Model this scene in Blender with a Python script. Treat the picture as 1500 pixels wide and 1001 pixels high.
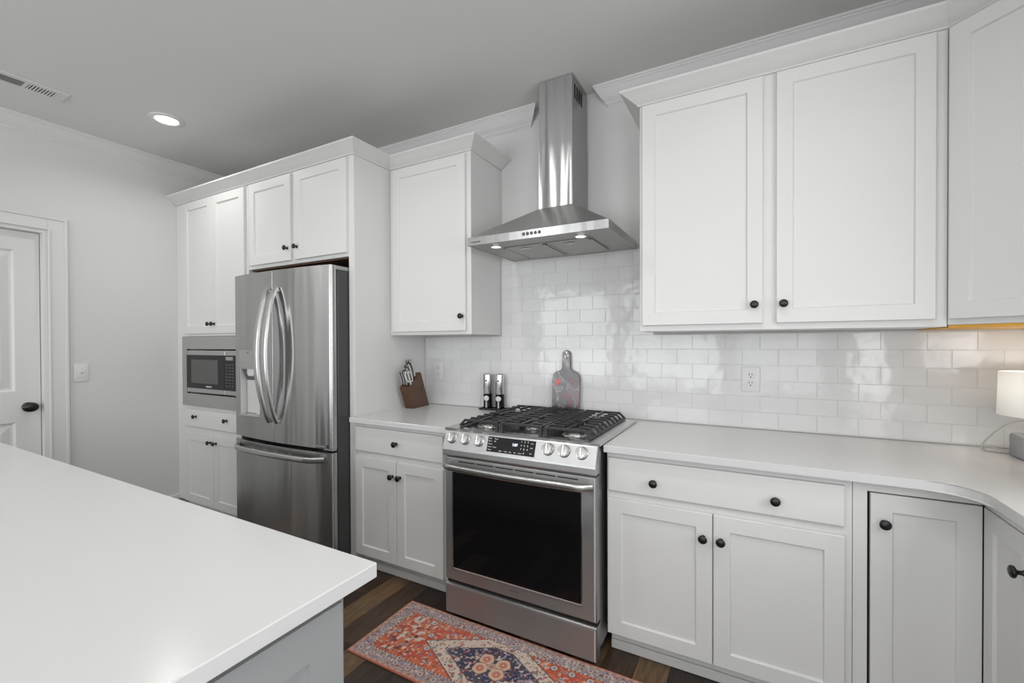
import bpy, bmesh, math, random
import numpy as np
from mathutils import Matrix, Vector
random.seed(7)
PI = math.pi
for o in list(bpy.data.objects): bpy.data.objects.remove(o)
SC = bpy.context.scene
COL = SC.collection

# ------------------------------------------------------------------ camera
F_PX, HOR = 649.9, 508.47
CAMLOC = Vector((1.3383, -2.4611, 1.3429))
YAW, PITCH, ROLL = .4999, -.0082, -.0037
fw = Vector((-math.sin(YAW)*math.cos(PITCH), math.cos(YAW)*math.cos(PITCH), math.sin(PITCH)))
rt = Vector((math.cos(YAW), math.sin(YAW), 0)); up = rt.cross(fw)
rt2 = rt*math.cos(ROLL) + up*math.sin(ROLL); up2 = -rt*math.sin(ROLL) + up*math.cos(ROLL)
cd = bpy.data.cameras.new('camera'); cam = bpy.data.objects.new('camera', cd); COL.objects.link(cam)
cam.matrix_world = Matrix(((rt2.x, up2.x, -fw.x, CAMLOC.x), (rt2.y, up2.y, -fw.y, CAMLOC.y),
                           (rt2.z, up2.z, -fw.z, CAMLOC.z), (0, 0, 0, 1)))
cd.sensor_fit = 'HORIZONTAL'; cd.sensor_width = 36; cd.lens = 36*F_PX/1500
cd.shift_x = 0; cd.shift_y = (HOR-500.5)/1500
cd.clip_start = .02; cd.clip_end = 60
SC.camera = cam

# ------------------------------------------------------------------ world, light, exposure
SC.view_settings.view_transform = 'Standard'; SC.view_settings.look = 'None'
SC.view_settings.gamma = 1; SC.view_settings.use_curve_mapping = False
SC.view_settings.exposure = -.76
w = bpy.data.worlds.new('daylight'); SC.world = w; w.use_nodes = True
w.node_tree.nodes['Background'].inputs['Color'].default_value = (.93, .97, 1, 1)
w.node_tree.nodes['Background'].inputs['Strength'].default_value = 2.0

ZC = 2.80      # ceiling
XL, XR = -2.774, 2.56
YB, YR = .05, -6.0
def area(name, loc, direction, sx, sy, power, col=(1, 1, 1), spread=PI):
    l = bpy.data.lights.new(name, 'AREA'); l.shape = 'RECTANGLE'; l.size = sx; l.size_y = sy
    l.energy = power; l.color = col; l.spread = spread
    o = bpy.data.objects.new(name, l); COL.objects.link(o); o.location = loc
    o.rotation_euler = Vector(direction).to_track_quat('-Z', 'Z' if abs(direction[2]) < .9 else 'Y').to_euler()
    return o
# daylight entering at the windows: (axis of the wall, centre along the wall, width, z0, z1, power)
REARWIN = [(-1.9, 1.5, .55, 2.35, 62), (.0, 1.5, .55, 2.35, 60), (1.7, 1.2, .55, 2.35, 22)]
SIDEWIN = [(-1.75, 1.1, 1.12, 2.2, 30), (-4.3, 1.6, .55, 2.35, 95)]
for cx, wd, z0, z1, pw in REARWIN:
    area('window_daylight', (cx, YR-.02, (z0+z1)/2), (0, 1, 0), wd, z1-z0, pw, (.97, .985, 1))
for cy, wd, z0, z1, pw in SIDEWIN:
    area('window_daylight', (XR+.02, cy, (z0+z1)/2), (-1, 0, 0), wd, z1-z0, pw, (.97, .985, 1))

# ------------------------------------------------------------------ materials
def new_mat(name):
    m = bpy.data.materials.new(name); m.use_nodes = True
    return m, m.node_tree.nodes, m.node_tree.links, m.node_tree.nodes['Principled BSDF']
def mat(name, col, rough=.5, metal=0., spec=.5, bump=None, var=None, coat=0., emis=None, aniso=0., trans=0., ior=1.45, alpha=1):
    m, n, l, b = new_mat(name)
    b.inputs['Base Color'].default_value = (*col, 1); b.inputs['Roughness'].default_value = rough
    b.inputs['Metallic'].default_value = metal; b.inputs['Specular IOR Level'].default_value = spec
    b.inputs['Coat Weight'].default_value = coat; b.inputs['Transmission Weight'].default_value = trans
    b.inputs['IOR'].default_value = ior
    if emis: b.inputs['Emission Color'].default_value = (*emis[0], 1); b.inputs['Emission Strength'].default_value = emis[1]
    tc = n.new('ShaderNodeTexCoord')
    if var:   # (scale, amount)
        nz = n.new('ShaderNodeTexNoise'); nz.inputs['Scale'].default_value = var[0]; nz.inputs['Detail'].default_value = 4
        mx = n.new('ShaderNodeMix'); mx.data_type = 'RGBA'
        mx.inputs[6].default_value = (*[c*(1-var[1]) for c in col], 1); mx.inputs[7].default_value = (*[min(1, c*(1+var[1])) for c in col], 1)
        l.new(tc.outputs['Object'], nz.inputs['Vector']); l.new(nz.outputs['Fac'], mx.inputs[0]); l.new(mx.outputs[2], b.inputs['Base Color'])
    if bump:  # (scale, strength)
        nz = n.new('ShaderNodeTexNoise'); nz.inputs['Scale'].default_value = bump[0]; nz.inputs['Detail'].default_value = 3
        bp = n.new('ShaderNodeBump'); bp.inputs['Strength'].default_value = bump[1]; bp.inputs['Distance'].default_value = .002
        l.new(tc.outputs['Object'], nz.inputs['Vector']); l.new(nz.outputs['Fac'], bp.inputs['Height']); l.new(bp.outputs[0], b.inputs['Normal'])
    return m
def steel(name, col=.6, rough=.26, aniso=.75, stretch=(1.5, 1.5, 160), wave=.0, wscale=(3, 3, 1.2)):
    m, n, l, b = new_mat(name)
    b.inputs['Metallic'].default_value = 1
    b.inputs['Anisotropic'].default_value = aniso
    tg = n.new('ShaderNodeCombineXYZ'); tg.inputs[1].default_value = .15; tg.inputs[2].default_value = 1; l.new(tg.outputs[0], b.inputs['Tangent'])
    tc = n.new('ShaderNodeTexCoord'); mp = n.new('ShaderNodeMapping'); mp.inputs['Scale'].default_value = stretch
    nz = n.new('ShaderNodeTexNoise'); nz.inputs['Scale'].default_value = 6; nz.inputs['Detail'].default_value = 5
    l.new(tc.outputs['Object'], mp.inputs['Vector']); l.new(mp.outputs[0], nz.inputs['Vector'])
    cr = n.new('ShaderNodeMapRange'); cr.inputs[3].default_value = col*.975; cr.inputs[4].default_value = col*1.025
    rr = n.new('ShaderNodeMapRange'); rr.inputs[3].default_value = rough-.02; rr.inputs[4].default_value = rough+.03
    l.new(nz.outputs['Fac'], cr.inputs[0]); l.new(nz.outputs['Fac'], rr.inputs[0])
    cb = n.new('ShaderNodeCombineColor')
    for i in range(3): l.new(cr.outputs[0], cb.inputs[i])
    l.new(cb.outputs[0], b.inputs['Base Color']); l.new(rr.outputs[0], b.inputs['Roughness'])
    if wave:
        m2 = n.new('ShaderNodeMapping'); m2.inputs['Scale'].default_value = wscale
        n2 = n.new('ShaderNodeTexNoise'); n2.inputs['Scale'].default_value = 1; n2.inputs['Detail'].default_value = 1
        bp = n.new('ShaderNodeBump'); bp.inputs['Strength'].default_value = wave; bp.inputs['Distance'].default_value = .02
        l.new(tc.outputs['Object'], m2.inputs['Vector']); l.new(m2.outputs[0], n2.inputs['Vector'])
        l.new(n2.outputs['Fac'], bp.inputs['Height']); l.new(bp.outputs[0], b.inputs['Normal'])
    return m
M = {}
M['cab'] = mat('white_cabinet_paint', (.69, .69, .68), .38, bump=(60, .03))
M['wall'] = mat('light_grey_wall_paint', (.66, .66, .65), .75, bump=(140, .08))
M['ceil'] = mat('ceiling_paint', (.70, .70, .685), .85, bump=(120, .08))
M['trim'] = mat('trim_paint', (.68, .68, .67), .45, bump=(50, .03))
M['islandcab'] = mat('grey_island_paint', (.31, .315, .32), .42, bump=(60, .03))
M['quartz'] = mat('white_quartz', (.63, .63, .63), .20, var=(9, .012))
M['grout'] = mat('grout', (.60, .60, .59), .8)
M['black'] = mat('black_knob_metal', (.006, .006, .006), .32, spec=.6)
M['dark'] = mat('dark_interior', (.015, .014, .013), .9)
M['iron'] = mat('cast_iron', (.034, .034, .034), .33, bump=(220, .15))
M['enamel'] = mat('black_enamel', (.012, .012, .013), .22)
M['glass'] = mat('black_glass', (.006, .006, .007), .05)
M['glassgrey'] = mat('grey_glass', (.085, .085, .083), .2)
M['plastic'] = mat('white_plastic', (.72, .72, .71), .35)
M['greyplastic'] = mat('silver_plastic', (.36, .36, .355), .35, metal=.35)
M['palegrey'] = mat('pale_plastic', (.62, .62, .61), .4)
M['print'] = mat('white_print', (.65, .66, .68), .5)
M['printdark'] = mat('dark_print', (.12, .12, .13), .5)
M['fridgeside'] = mat('fridge_side_paint', (.06, .06, .06), .4, bump=(200, .1))
M['steel'] = steel('brushed_steel', .60, .26, .95, wave=.1, wscale=(14, 14, 1))
M['steelfridge'] = steel('brushed_steel_fridge', .50, .21, 1, wave=.45, wscale=(9, 9, .7))
M['steelhood'] = steel('brushed_steel_hood', .42, .25, 1, wave=.5, wscale=(16, 16, .8))
M['steelpanel'] = steel('brushed_steel_panel', .62, .36, .6)
M['steelcanopy'] = steel('brushed_steel_canopy', .42, .32, .8)
M['steeldark'] = steel('brushed_steel_range', .46, .42, .85, wave=.15, wscale=(6, 6, 2))
M['steelsmooth'] = mat('satin_steel', (.62, .62, .61), .27, metal=1)
M['filter'] = mat('filter_mesh', (.42, .42, .40), .42, metal=.8, bump=(400, .4))
M['chrome'] = mat('chrome', (.8, .8, .8), .08, metal=1)
M['maplelit'] = mat('lamplit_maple', (.70, .36, .05), .45, var=(14, .1))  # maple, with the orange of the lamp's glow put into its colour
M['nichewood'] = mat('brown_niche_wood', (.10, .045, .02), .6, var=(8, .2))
M['ledglow'] = mat('lamp_glow', (1, 1, 1), .5, emis=((1, .98, .95), 9))
M['hoodglow'] = mat('hood_lamp_glow', (1, 1, 1), .5, emis=((1, .99, .94), 5))
M['clockglow'] = mat('clock_digits', (.6, .7, 1), .5, emis=((.75, .8, 1), 2.2))
M['concrete'] = mat('grey_concrete', (.33, .33, .33), .7, var=(30, .06), bump=(90, .2))
M['cord'] = mat('clear_cord', (.62, .62, .58), .15, trans=.35)
# lampshade: thin translucent fabric
def shade_mat():
    m, n, l, b = new_mat('white_lampshade')
    b.inputs['Base Color'].default_value = (.88, .88, .87, 1); b.inputs['Roughness'].default_value = .8
    tr = n.new('ShaderNodeBsdfTranslucent'); tr.inputs[0].default_value = (.92, .92, .90, 1)
    mx = n.new('ShaderNodeMixShader'); mx.inputs[0].default_value = .5
    l.new(b.outputs[0], mx.inputs[1]); l.new(tr.outputs[0], mx.inputs[2]); l.new(mx.outputs[0], n['Material Output'].inputs[0])
    return m
M['shade'] = shade_mat()
def tile_mat():
    m, n, l, b = new_mat('glazed_tile')
    g = n.new('ShaderNodeNewGeometry'); mr = n.new('ShaderNodeMapRange')
    mr.inputs[3].default_value = .665; mr.inputs[4].default_value = .70
    l.new(g.outputs['Random Per Island'], mr.inputs[0]); cb = n.new('ShaderNodeCombineColor')
    for i in range(3): l.new(mr.outputs[0], cb.inputs[i])
    l.new(cb.outputs[0], b.inputs['Base Color']); b.inputs['Roughness'].default_value = .09
    tc = n.new('ShaderNodeTexCoord'); nz = n.new('ShaderNodeTexNoise'); nz.inputs['Scale'].default_value = 14; nz.inputs['Detail'].default_value = 1
    bp = n.new('ShaderNodeBump'); bp.inputs['Strength'].default_value = .12; bp.inputs['Distance'].default_value = .01
    l.new(tc.outputs['Object'], nz.inputs[0]); l.new(nz.outputs['Fac'], bp.inputs['Height']); l.new(bp.outputs[0], b.inputs['Normal'])
    return m
M['tile'] = tile_mat()
def wood_mat(name, c1, c2, scale=(1, 1, 8), rough=.4):
    m, n, l, b = new_mat(name)
    tc = n.new('ShaderNodeTexCoord'); mp = n.new('ShaderNodeMapping'); mp.inputs['Scale'].default_value = scale
    nz = n.new('ShaderNodeTexNoise'); nz.inputs['Scale'].default_value = 6; nz.inputs['Detail'].default_value = 6; nz.inputs['Distortion'].default_value = .6
    mx = n.new('ShaderNodeMix'); mx.data_type = 'RGBA'; mx.inputs[6].default_value = (*c1, 1); mx.inputs[7].default_value = (*c2, 1)
    l.new(tc.outputs['Object'], mp.inputs[0]); l.new(mp.outputs[0], nz.inputs[0]); l.new(nz.outputs['Fac'], mx.inputs[0]); l.new(mx.outputs[2], b.inputs['Base Color'])
    b.inputs['Roughness'].default_value = rough
    return m
M['walnut'] = wood_mat('walnut_block', (.05, .021, .012), (.14, .060, .032), (25, 6, 2))
def floor_mat():
    m, n, l, b = new_mat('dark_plank_floor')
    tc = n.new('ShaderNodeTexCoord'); g = n.new('ShaderNodeNewGeometry')
    cr = n.new('ShaderNodeValToRGB'); e = cr.color_ramp.elements
    e[0].position = 0; e[0].color = (.026, .016, .012, 1); e[1].position = 1; e[1].color = (.17, .10, .052, 1)
    for p, c in ((.25, (.045, .027, .019)), (.5, (.032, .022, .018)), (.7, (.065, .04, .026)), (.86, (.06, .036, .022)), (.9, (.15, .092, .047))):
        q = cr.color_ramp.elements.new(p); q.color = (*c, 1)
    l.new(g.outputs['Random Per Island'], cr.inputs[0])
    mp = n.new('ShaderNodeMapping'); mp.inputs['Scale'].default_value = (18, 2.2, 1)
    nz = n.new('ShaderNodeTexNoise'); nz.inputs['Scale'].default_value = 3; nz.inputs['Detail'].default_value = 8; nz.inputs['Roughness'].default_value = .7; nz.inputs['Distortion'].default_value = .5
    l.new(tc.outputs['Object'], mp.inputs[0]); l.new(mp.outputs[0], nz.inputs[0])
    mr = n.new('ShaderNodeMapRange'); mr.inputs[1].default_value = .3; mr.inputs[2].default_value = .7; mr.inputs[3].default_value = .35; mr.inputs[4].default_value = 1.5
    l.new(nz.outputs['Fac'], mr.inputs[0])
    mx = n.new('ShaderNodeMix'); mx.data_type = 'RGBA'; mx.blend_type = 'MULTIPLY'; mx.inputs[0].default_value = 1
    cb = n.new('ShaderNodeCombineColor')
    for i in range(3): l.new(mr.outputs[0], cb.inputs[i])
    l.new(cr.outputs[0], mx.inputs[6]); l.new(cb.outputs[0], mx.inputs[7]); l.new(mx.outputs[2], b.inputs['Base Color'])
    b.inputs['Roughness'].default_value = .42
    bp = n.new('ShaderNodeBump'); bp.inputs['Strength'].default_value = .3; bp.inputs['Distance'].default_value = .004
    l.new(nz.outputs['Fac'], bp.inputs['Height']); l.new(bp.outputs[0], b.inputs['Normal'])
    return m
M['floor'] = floor_mat()
def swirl_mat():
    m, n, l, b = new_mat('marbled_resin')
    tc = n.new('ShaderNodeTexCoord'); mp = n.new('ShaderNodeMapping'); mp.inputs['Scale'].default_value = (3.6, 1, 2.4); mp.inputs['Rotation'].default_value = (0, .5, 0)
    nz = n.new('ShaderNodeTexNoise'); nz.inputs['Scale'].default_value = 1.5; nz.inputs['Detail'].default_value = 2; nz.inputs['Distortion'].default_value = 3
    cr = n.new('ShaderNodeValToRGB'); e = cr.color_ramp.elements
    e[0].position = .25; e[0].color = (.07, .05, .055, 1); e[1].position = .8; e[1].color = (.33, .12, .12, 1)
    for p, c in ((.36, (.15, .05, .06)), (.42, (.055, .06, .075)), (.49, (.10, .10, .11)), (.53, (.27, .25, .25)), (.56, (.09, .09, .105)), (.62, (.19, .07, .08)), (.68, (.10, .10, .11))):
        q = cr.color_ramp.elements.new(p); q.color = (*c, 1)
    l.new(tc.outputs['Object'], mp.inputs[0]); l.new(mp.outputs[0], nz.inputs[0]); l.new(nz.outputs['Fac'], cr.inputs[0]); l.new(cr.outputs[0], b.inputs['Base Color'])
    b.inputs['Roughness'].default_value = .15
    return m
M['swirl'] = swirl_mat()
M['red'] = mat('red_resin', (.6, .035, .02), .15)
def rug_mat():
    m, n, l, b = new_mat('printed_rug')
    a = n.new('ShaderNodeAttribute'); a.attribute_name = 'pattern'; l.new(a.outputs['Color'], b.inputs['Base Color'])
    b.inputs['Roughness'].default_value = .9; b.inputs['Specular IOR Level'].default_value = .1
    tc = n.new('ShaderNodeTexCoord'); nz = n.new('ShaderNodeTexNoise'); nz.inputs['Scale'].default_value = 500
    bp = n.new('ShaderNodeBump'); bp.inputs['Strength'].default_value = .3; bp.inputs['Distance'].default_value = .002
    l.new(tc.outputs['Object'], nz.inputs[0]); l.new(nz.outputs['Fac'], bp.inputs['Height']); l.new(bp.outputs[0], b.inputs['Normal'])
    return m
M['rug'] = rug_mat()

# ------------------------------------------------------------------ mesh helpers
def link(name, bm, m, parent=None, smooth=False, kind=None, loc=None):
    bmesh.ops.recalc_face_normals(bm, faces=bm.faces)
    me = bpy.data.meshes.new(name); bm.to_mesh(me); bm.free()
    if smooth:
        for p in me.polygons: p.use_smooth = True
        try: me.set_sharp_from_angle(angle=math.radians(35))
        except Exception: pass
    o = bpy.data.objects.new(name, me); COL.objects.link(o)
    for mm in (m if isinstance(m, (list, tuple)) else [m]): me.materials.append(M[mm] if isinstance(mm, str) else mm)
    if parent: o.parent = parent
    if kind: o['kind'] = kind
    if loc: o.location = loc
    return o
def box(bm, x0, x1, y0, y1, z0, z1, bev=0., mi=0, seg=1):
    r = bmesh.ops.create_cube(bm, size=1)
    vs = r['verts']
    for v in vs: v.co = Vector((x0+(v.co.x+.5)*(x1-x0), y0+(v.co.y+.5)*(y1-y0), z0+(v.co.z+.5)*(z1-z0)))
    fs = set(f for v in vs for f in v.link_faces)
    for f in fs: f.material_index = mi
    if bev:
        es = set(e for v in vs for e in v.link_edges)
        bmesh.ops.bevel(bm, geom=list(es), offset=bev, segments=seg, affect='EDGES', profile=.5, material=mi)
    return vs
def B(*a, **k):
    bm = bmesh.new(); box(bm, *a, **k); return bm
def prism(bm, pts, z0, z1, mi=0, axis='z', bev=0.):
    """extrude a 2-D polygon. axis z: (x,y); axis x: (y,z) from x=z0..z1; axis y: (x,z)"""
    def P(p, t):
        return {'z': (p[0], p[1], t), 'x': (t, p[0], p[1]), 'y': (p[0], t, p[1])}[axis]
    a = [bm.verts.new(P(p, z0)) for p in pts]; b = [bm.verts.new(P(p, z1)) for p in pts]
    fs = [bm.faces.new(a), bm.faces.new(b)]
    n = len(pts)
    for i in range(n): fs.append(bm.faces.new((a[i], a[(i+1) % n], b[(i+1) % n], b[i])))
    for f in fs: f.material_index = mi
    if bev:
        es = [e for e in set(e for v in a+b for e in v.link_edges)]
        bmesh.ops.bevel(bm, geom=es, offset=bev, segments=1, affect='EDGES', material=mi)
def lathe(bm, prof, seg=24, axis='z', c=(0, 0, 0), mi=0, a0=0, a1=2*PI):
    """prof: [(r, t)] along the axis; closed round"""
    def P(r, t, a):
        u, v = r*math.cos(a), r*math.sin(a)
        q = {'z': (u, v, t), 'y': (u, t, v), 'x': (t, u, v)}[axis]
        return Vector(q)+Vector(c)
    rows = []
    for r, t in prof:
        if r < 1e-6: rows.append([bm.verts.new(P(0, t, 0))])
        else: rows.append([bm.verts.new(P(r, t, 2*PI*i/seg)) for i in range(seg)])
    for A, Bq in zip(rows, rows[1:]):
        for i in range(seg):
            j = (i+1) % seg
            if len(A) == 1 and len(Bq) == 1: continue
            if len(A) == 1: f = bm.faces.new((A[0], Bq[i], Bq[j]))
            elif len(Bq) == 1: f = bm.faces.new((A[i], Bq[0], A[j]))
            else: f = bm.faces.new((A[i], Bq[i], Bq[j], A[j]))
            f.material_index = mi
def tube(bm, pts, r, seg=10, mi=0, flat=None, upv=(0, 0, 1), cap=True):
    """sweep; flat=(ru, rv): elliptical / rounded section in (side, up)"""
    pts = [Vector(p) for p in pts]; rings = []
    for i, p in enumerate(pts):
        t = (pts[min(i+1, len(pts)-1)]-pts[max(i-1, 0)]).normalized()
        s = t.cross(Vector(upv)); s = s.normalized() if s.length > 1e-4 else t.orthogonal().normalized()
        u = s.cross(t).normalized()
        rr = r[i] if isinstance(r, (list, tuple)) else r
        ring = []
        for k in range(seg):
            a = 2*PI*k/seg; ca, sa = math.cos(a), math.sin(a)
            if flat:
                e = .55; ca = math.copysign(abs(ca)**e, ca); sa = math.copysign(abs(sa)**e, sa)
                ring.append(bm.verts.new(p+s*ca*flat[0]+u*sa*flat[1]))
            else: ring.append(bm.verts.new(p+s*ca*rr+u*sa*rr))
        rings.append(ring)
    for A, Bq in zip(rings, rings[1:]):
        for k in range(seg):
            f = bm.faces.new((A[k], A[(k+1) % seg], Bq[(k+1) % seg], Bq[k])); f.material_index = mi
    if cap:
        for R in (rings[0], rings[-1]): f = bm.faces.new(R); f.material_index = mi
def rings_panel(bm, x0, x1, z0, z1, y, rings, mi=0, mt=None):
    """loft of rectangles facing -y. rings: [(inset, depth_out)] first is the back"""
    loops = []
    for ins, d in rings:
        ix = ins if not isinstance(ins, tuple) else ins[0]; iz = ins if not isinstance(ins, tuple) else ins[1]
        loops.append([bm.verts.new((a, y-d, b)) for a, b in ((x0+ix, z0+iz), (x1-ix, z0+iz), (x1-ix, z1-iz), (x0+ix, z1-iz))])
    bm.faces.new(loops[0][::-1])
    for A, Bq in zip(loops, loops[1:]):
        for k in range(4): bm.faces.new((A[k], A[(k+1) % 4], Bq[(k+1) % 4], Bq[k]))
    bm.faces.new(loops[-1])
def thing(name, label, cat, loc=(0, 0, 0), rz=0, group=None):
    o = bpy.data.objects.new(name, None); COL.objects.link(o); o.location = loc; o.rotation_euler = (0, 0, rz)
    o.empty_display_size = .05
    o['label'] = label; o['category'] = cat
    if group: o['group'] = group
    return o
def tag(o, label, cat, group=None):
    o['label'] = label; o['category'] = cat
    if group: o['group'] = group
    return o
def struct(name, bm, m, smooth=False):
    o = link(name, bm, m, None, smooth); o['kind'] = 'structure'; return o
def text(name, s, size, loc, parent, m, rot=(PI/2, 0, 0), align='LEFT', bold=0.):
    c = bpy.data.curves.new('txt', 'FONT'); c.body = s; c.size = size; c.extrude = .0003; c.align_x = align; c.align_y = 'CENTER'; c.offset = bold
    t = bpy.data.objects.new('txt', c); COL.objects.link(t)
    bpy.context.view_layer.update()
    me = bpy.data.meshes.new_from_object(t.evaluated_get(bpy.context.evaluated_depsgraph_get()))
    bpy.data.objects.remove(t)
    me.materials.clear(); me.materials.append(M[m])
    o = bpy.data.objects.new(name, me); COL.objects.link(o); o.parent = parent; o.location = loc; o.rotation_euler = rot
    return o

# ------------------------------------------------------------------ room
def wall_grid(bm, axis, pos0, pos1, a0, a1, z0, z1, holes):
    """slab wall with rectangular holes. axis 'y': wall plane across x, between y pos0..pos1"""
    As = sorted({a0, a1, *[h[0] for h in holes], *[h[1] for h in holes]})
    Zs = sorted({z0, z1, *[h[2] for h in holes], *[h[3] for h in holes]})
    for i in range(len(As)-1):
        for k in range(len(Zs)-1):
            ca, cz = (As[i]+As[i+1])/2, (Zs[k]+Zs[k+1])/2
            if any(h[0] < ca < h[1] and h[2] < cz < h[3] for h in holes): continue
            if axis == 'y': box(bm, As[i], As[i+1], pos0, pos1, Zs[k], Zs[k+1])
            else: box(bm, pos0, pos1, As[i], As[i+1], Zs[k], Zs[k+1])
    bmesh.ops.remove_doubles(bm, verts=bm.verts, dist=1e-5)
    # drop inner faces between neighbouring blocks
    seen = {}
    for f in bm.faces:
        k = tuple(round(v, 4) for v in f.calc_center_median()); seen.setdefault(k, []).append(f)
    dead = [f for v in seen.values() if len(v) > 1 for f in v]
    bmesh.ops.delete(bm, geom=dead, context='FACES_ONLY')
bm = bmesh.new(); wall_grid(bm, 'y', YB, YB+.12, XL-.12, XR+.12, 0, ZC, []); struct('wall_back', bm, 'wall')
DOORH = (-2.19, -1.355, 0, 2.10)
bm = bmesh.new(); wall_grid(bm, 'x', XL-.12, XL, YR, YB, 0, ZC, [DOORH]); struct('wall_left', bm, 'wall')
bm = bmesh.new(); wall_grid(bm, 'x', XR, XR+.12, YR, YB, 0, ZC, [(c-w_/2, c+w_/2, a, b) for c, w_, a, b, _ in SIDEWIN]); struct('wall_right', bm, 'wall')
bm = bmesh.new(); wall_grid(bm, 'y', YR-.12, YR, XL-.12, XR+.12, 0, ZC, [(c-w_/2, c+w_/2, a, b) for c, w_, a, b, _ in REARWIN]); struct('wall_rear', bm, 'wall')
struct('ceiling', B(XL-.12, XR+.12, YR-.12, YB+.12, ZC, ZC+.1), 'ceil')
# plank floor: individual boards along y in one mesh
bm = bmesh.new(); x = XL; k = 0
while x < XR:
    x1 = min(x+.127, XR); y = YR - random.random()*1.2
    while y < YB:
        y1 = y+random.choice((.6, .9, 1.2, 1.5))
        a, b = max(y, YR), min(y1, YB)
        if b-a > .01: box(bm, x+.0006, x1-.0006, a+.0006, b-.0006, -.03, 0, 0)
        y = y1
    x = x1
box(bm, XL-.12, XR+.12, YR-.12, YB+.12, -.08, -.031)
struct('floor', bm, 'floor')
# windows
n = 1
for c, w_, a, b, _ in REARWIN + SIDEWIN:
    side = n > len(REARWIN)
    fr = bmesh.new(); t = .05
    def bx(u0, u1, v0, v1, d0=-.03, d1=.012):
        if side: box(fr, XR-d1, XR-d0, u0, u1, v0, v1, .002)
        else: box(fr, u0, u1, YR+d0, YR+d1, v0, v1, .002)
    bx(c-w_/2-.07, c-w_/2+.01, a-.07, b+.07); bx(c+w_/2-.01, c+w_/2+.07, a-.07, b+.07)
    bx(c-w_/2, c+w_/2, b-.01, b+.07); bx(c-w_/2-.09, c+w_/2+.09, a-.07, a+.01, -.03, .04)
    bx(c-.02, c+.02, a, b, .0, .02); bx(c-w_/2, c+w_/2, (a+b)/2-.02, (a+b)/2+.02, 0, .02)
    struct('window_%d' % n, fr, 'trim'); n += 1
# crown moulding profile (out from the wall, down from the ceiling)
CP = [(0, 0), (.075, 0), (.075, -.010), (.069, -.014), (.069, -.020), (.062, -.026), (.050, -.044), (.036, -.064), (.022, -.078), (.016, -.084), (.016, -.092), (.009, -.097), (0, -.108)]
def crown_back(name, x0, x1, mitre0=0., mitre1=0.):
    bm = bmesh.new()
    A = [bm.verts.new((x0+mitre0*p, YB-p, ZC+q)) for p, q in CP]; Bq = [bm.verts.new((x1+mitre1*p, YB-p, ZC+q)) for p, q in CP]
    n_ = len(CP)
    for i in range(n_): bm.faces.new((A[i], A[(i+1) % n_], Bq[(i+1) % n_], Bq[i]))
    bm.faces.new(A); bm.faces.new(Bq)
    return struct(name, bm, 'trim')
crown_back('trim_1', XL+.001, .105, 0, .95)
crown_back('trim_2', .605, XR-.001, -.95, 0)
bm = bmesh.new()
A = [bm.verts.new((XL+p, YB-.001-p, ZC+q)) for p, q in CP]; Bq = [bm.verts.new((XL+p, YR, ZC+q)) for p, q in CP]
for i in range(len(CP)): bm.faces.new((A[i], A[(i+1) % len(CP)], Bq[(i+1) % len(CP)], Bq[i]))
bm.faces.new(A); bm.faces.new(Bq); struct('trim_3', bm, 'trim')
# baseboard left
struct('baseboard_left', B(XL, XL+.015, -1.255, -.60, 0, .13, .003), 'trim')
# door in the left wall
d = thing('door_1', '', ''); del d['label']; del d['category']; d['kind'] = 'structure'
bm = bmesh.new()
cw = .095
def casing(bm, y0, y1, z0, z1):
    box(bm, XL, XL+.014, y0, y1, z0, z1, .002)
casing(bm, DOORH[1]+.004, DOORH[1]+cw+.004, 0, 2.19); casing(bm, DOORH[0]-cw-.004, DOORH[0]-.004, 0, 2.19); casing(bm, DOORH[0]-.004, DOORH[1]+.004, 2.104, 2.19)
# raised outer band of the casing
box(bm, XL+.014, XL+.022, DOORH[1]+cw-.012, DOORH[1]+cw+.004, 0, 2.19, .002)
box(bm, XL+.014, XL+.022, DOORH[0]-cw-.004, DOORH[1]+cw-.012, 2.176, 2.19, .002)
box(bm, XL+.014, XL+.019, DOORH[1]+.004, DOORH[1]+.014, 0, 2.104, .001)
o = link('casing', bm, 'trim', d); o['kind'] = 'structure'
bm = bmesh.new()  # jamb with stop
for y0, y1 in ((DOORH[1]-.018, DOORH[1]), (DOORH[0], DOORH[0]+.018)): box(bm, XL-.12, XL-.0, y0, y1, 0, 2.10)
box(bm, XL-.12, XL, DOORH[0]+.018, DOORH[1]-.018, 2.082, 2.10)
o = link('jamb', bm, 'trim', d); o['kind'] = 'structure'
# slab facing +x with two recessed raised panels
bm = bmesh.new()
SX = XL-.052; y0, y1 = DOORH[0]+.022, DOORH[1]-.040+.018; zt = 2.076
def slab_ring(Y0, Y1, Z0, Z1, rings):
    L = []
    for ins, dx in rings: L.append([bm.verts.new((SX+dx, a, b)) for a, b in ((Y0+ins, Z0+ins), (Y1-ins, Z0+ins), (Y1-ins, Z1-ins), (Y0+ins, Z1-ins))])
    for A_, B_ in zip(L, L[1:]):
        for k_ in range(4): bm.faces.new((A_[k_], A_[(k_+1) % 4], B_[(k_+1) % 4], B_[k_]))
    bm.faces.new(L[-1])
st = .115; pan = [(1.045, 1.955), (.24, .845)]
box(bm, SX-.035, SX-.014, y0, y1, .008, zt)
for Y0, Y1, Z0, Z1 in ((y0, y0+st, .008, zt), (y1-st, y1, .008, zt), (y0+st, y1-st, .008, .24), (y0+st, y1-st, .845, 1.045), (y0+st, y1-st, 1.955, zt)):
    box(bm, SX-.014, SX, Y0, Y1, Z0, Z1)
for Z0, Z1 in pan:
    slab_ring(y0+st, y1-st, Z0, Z1, [(0, 0), (.012, -.011), (.022, -.012), (.06, -.003)])
o = link('slab', bm, 'trim', d); o['kind'] = 'structure'
bm = bmesh.new()
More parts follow.
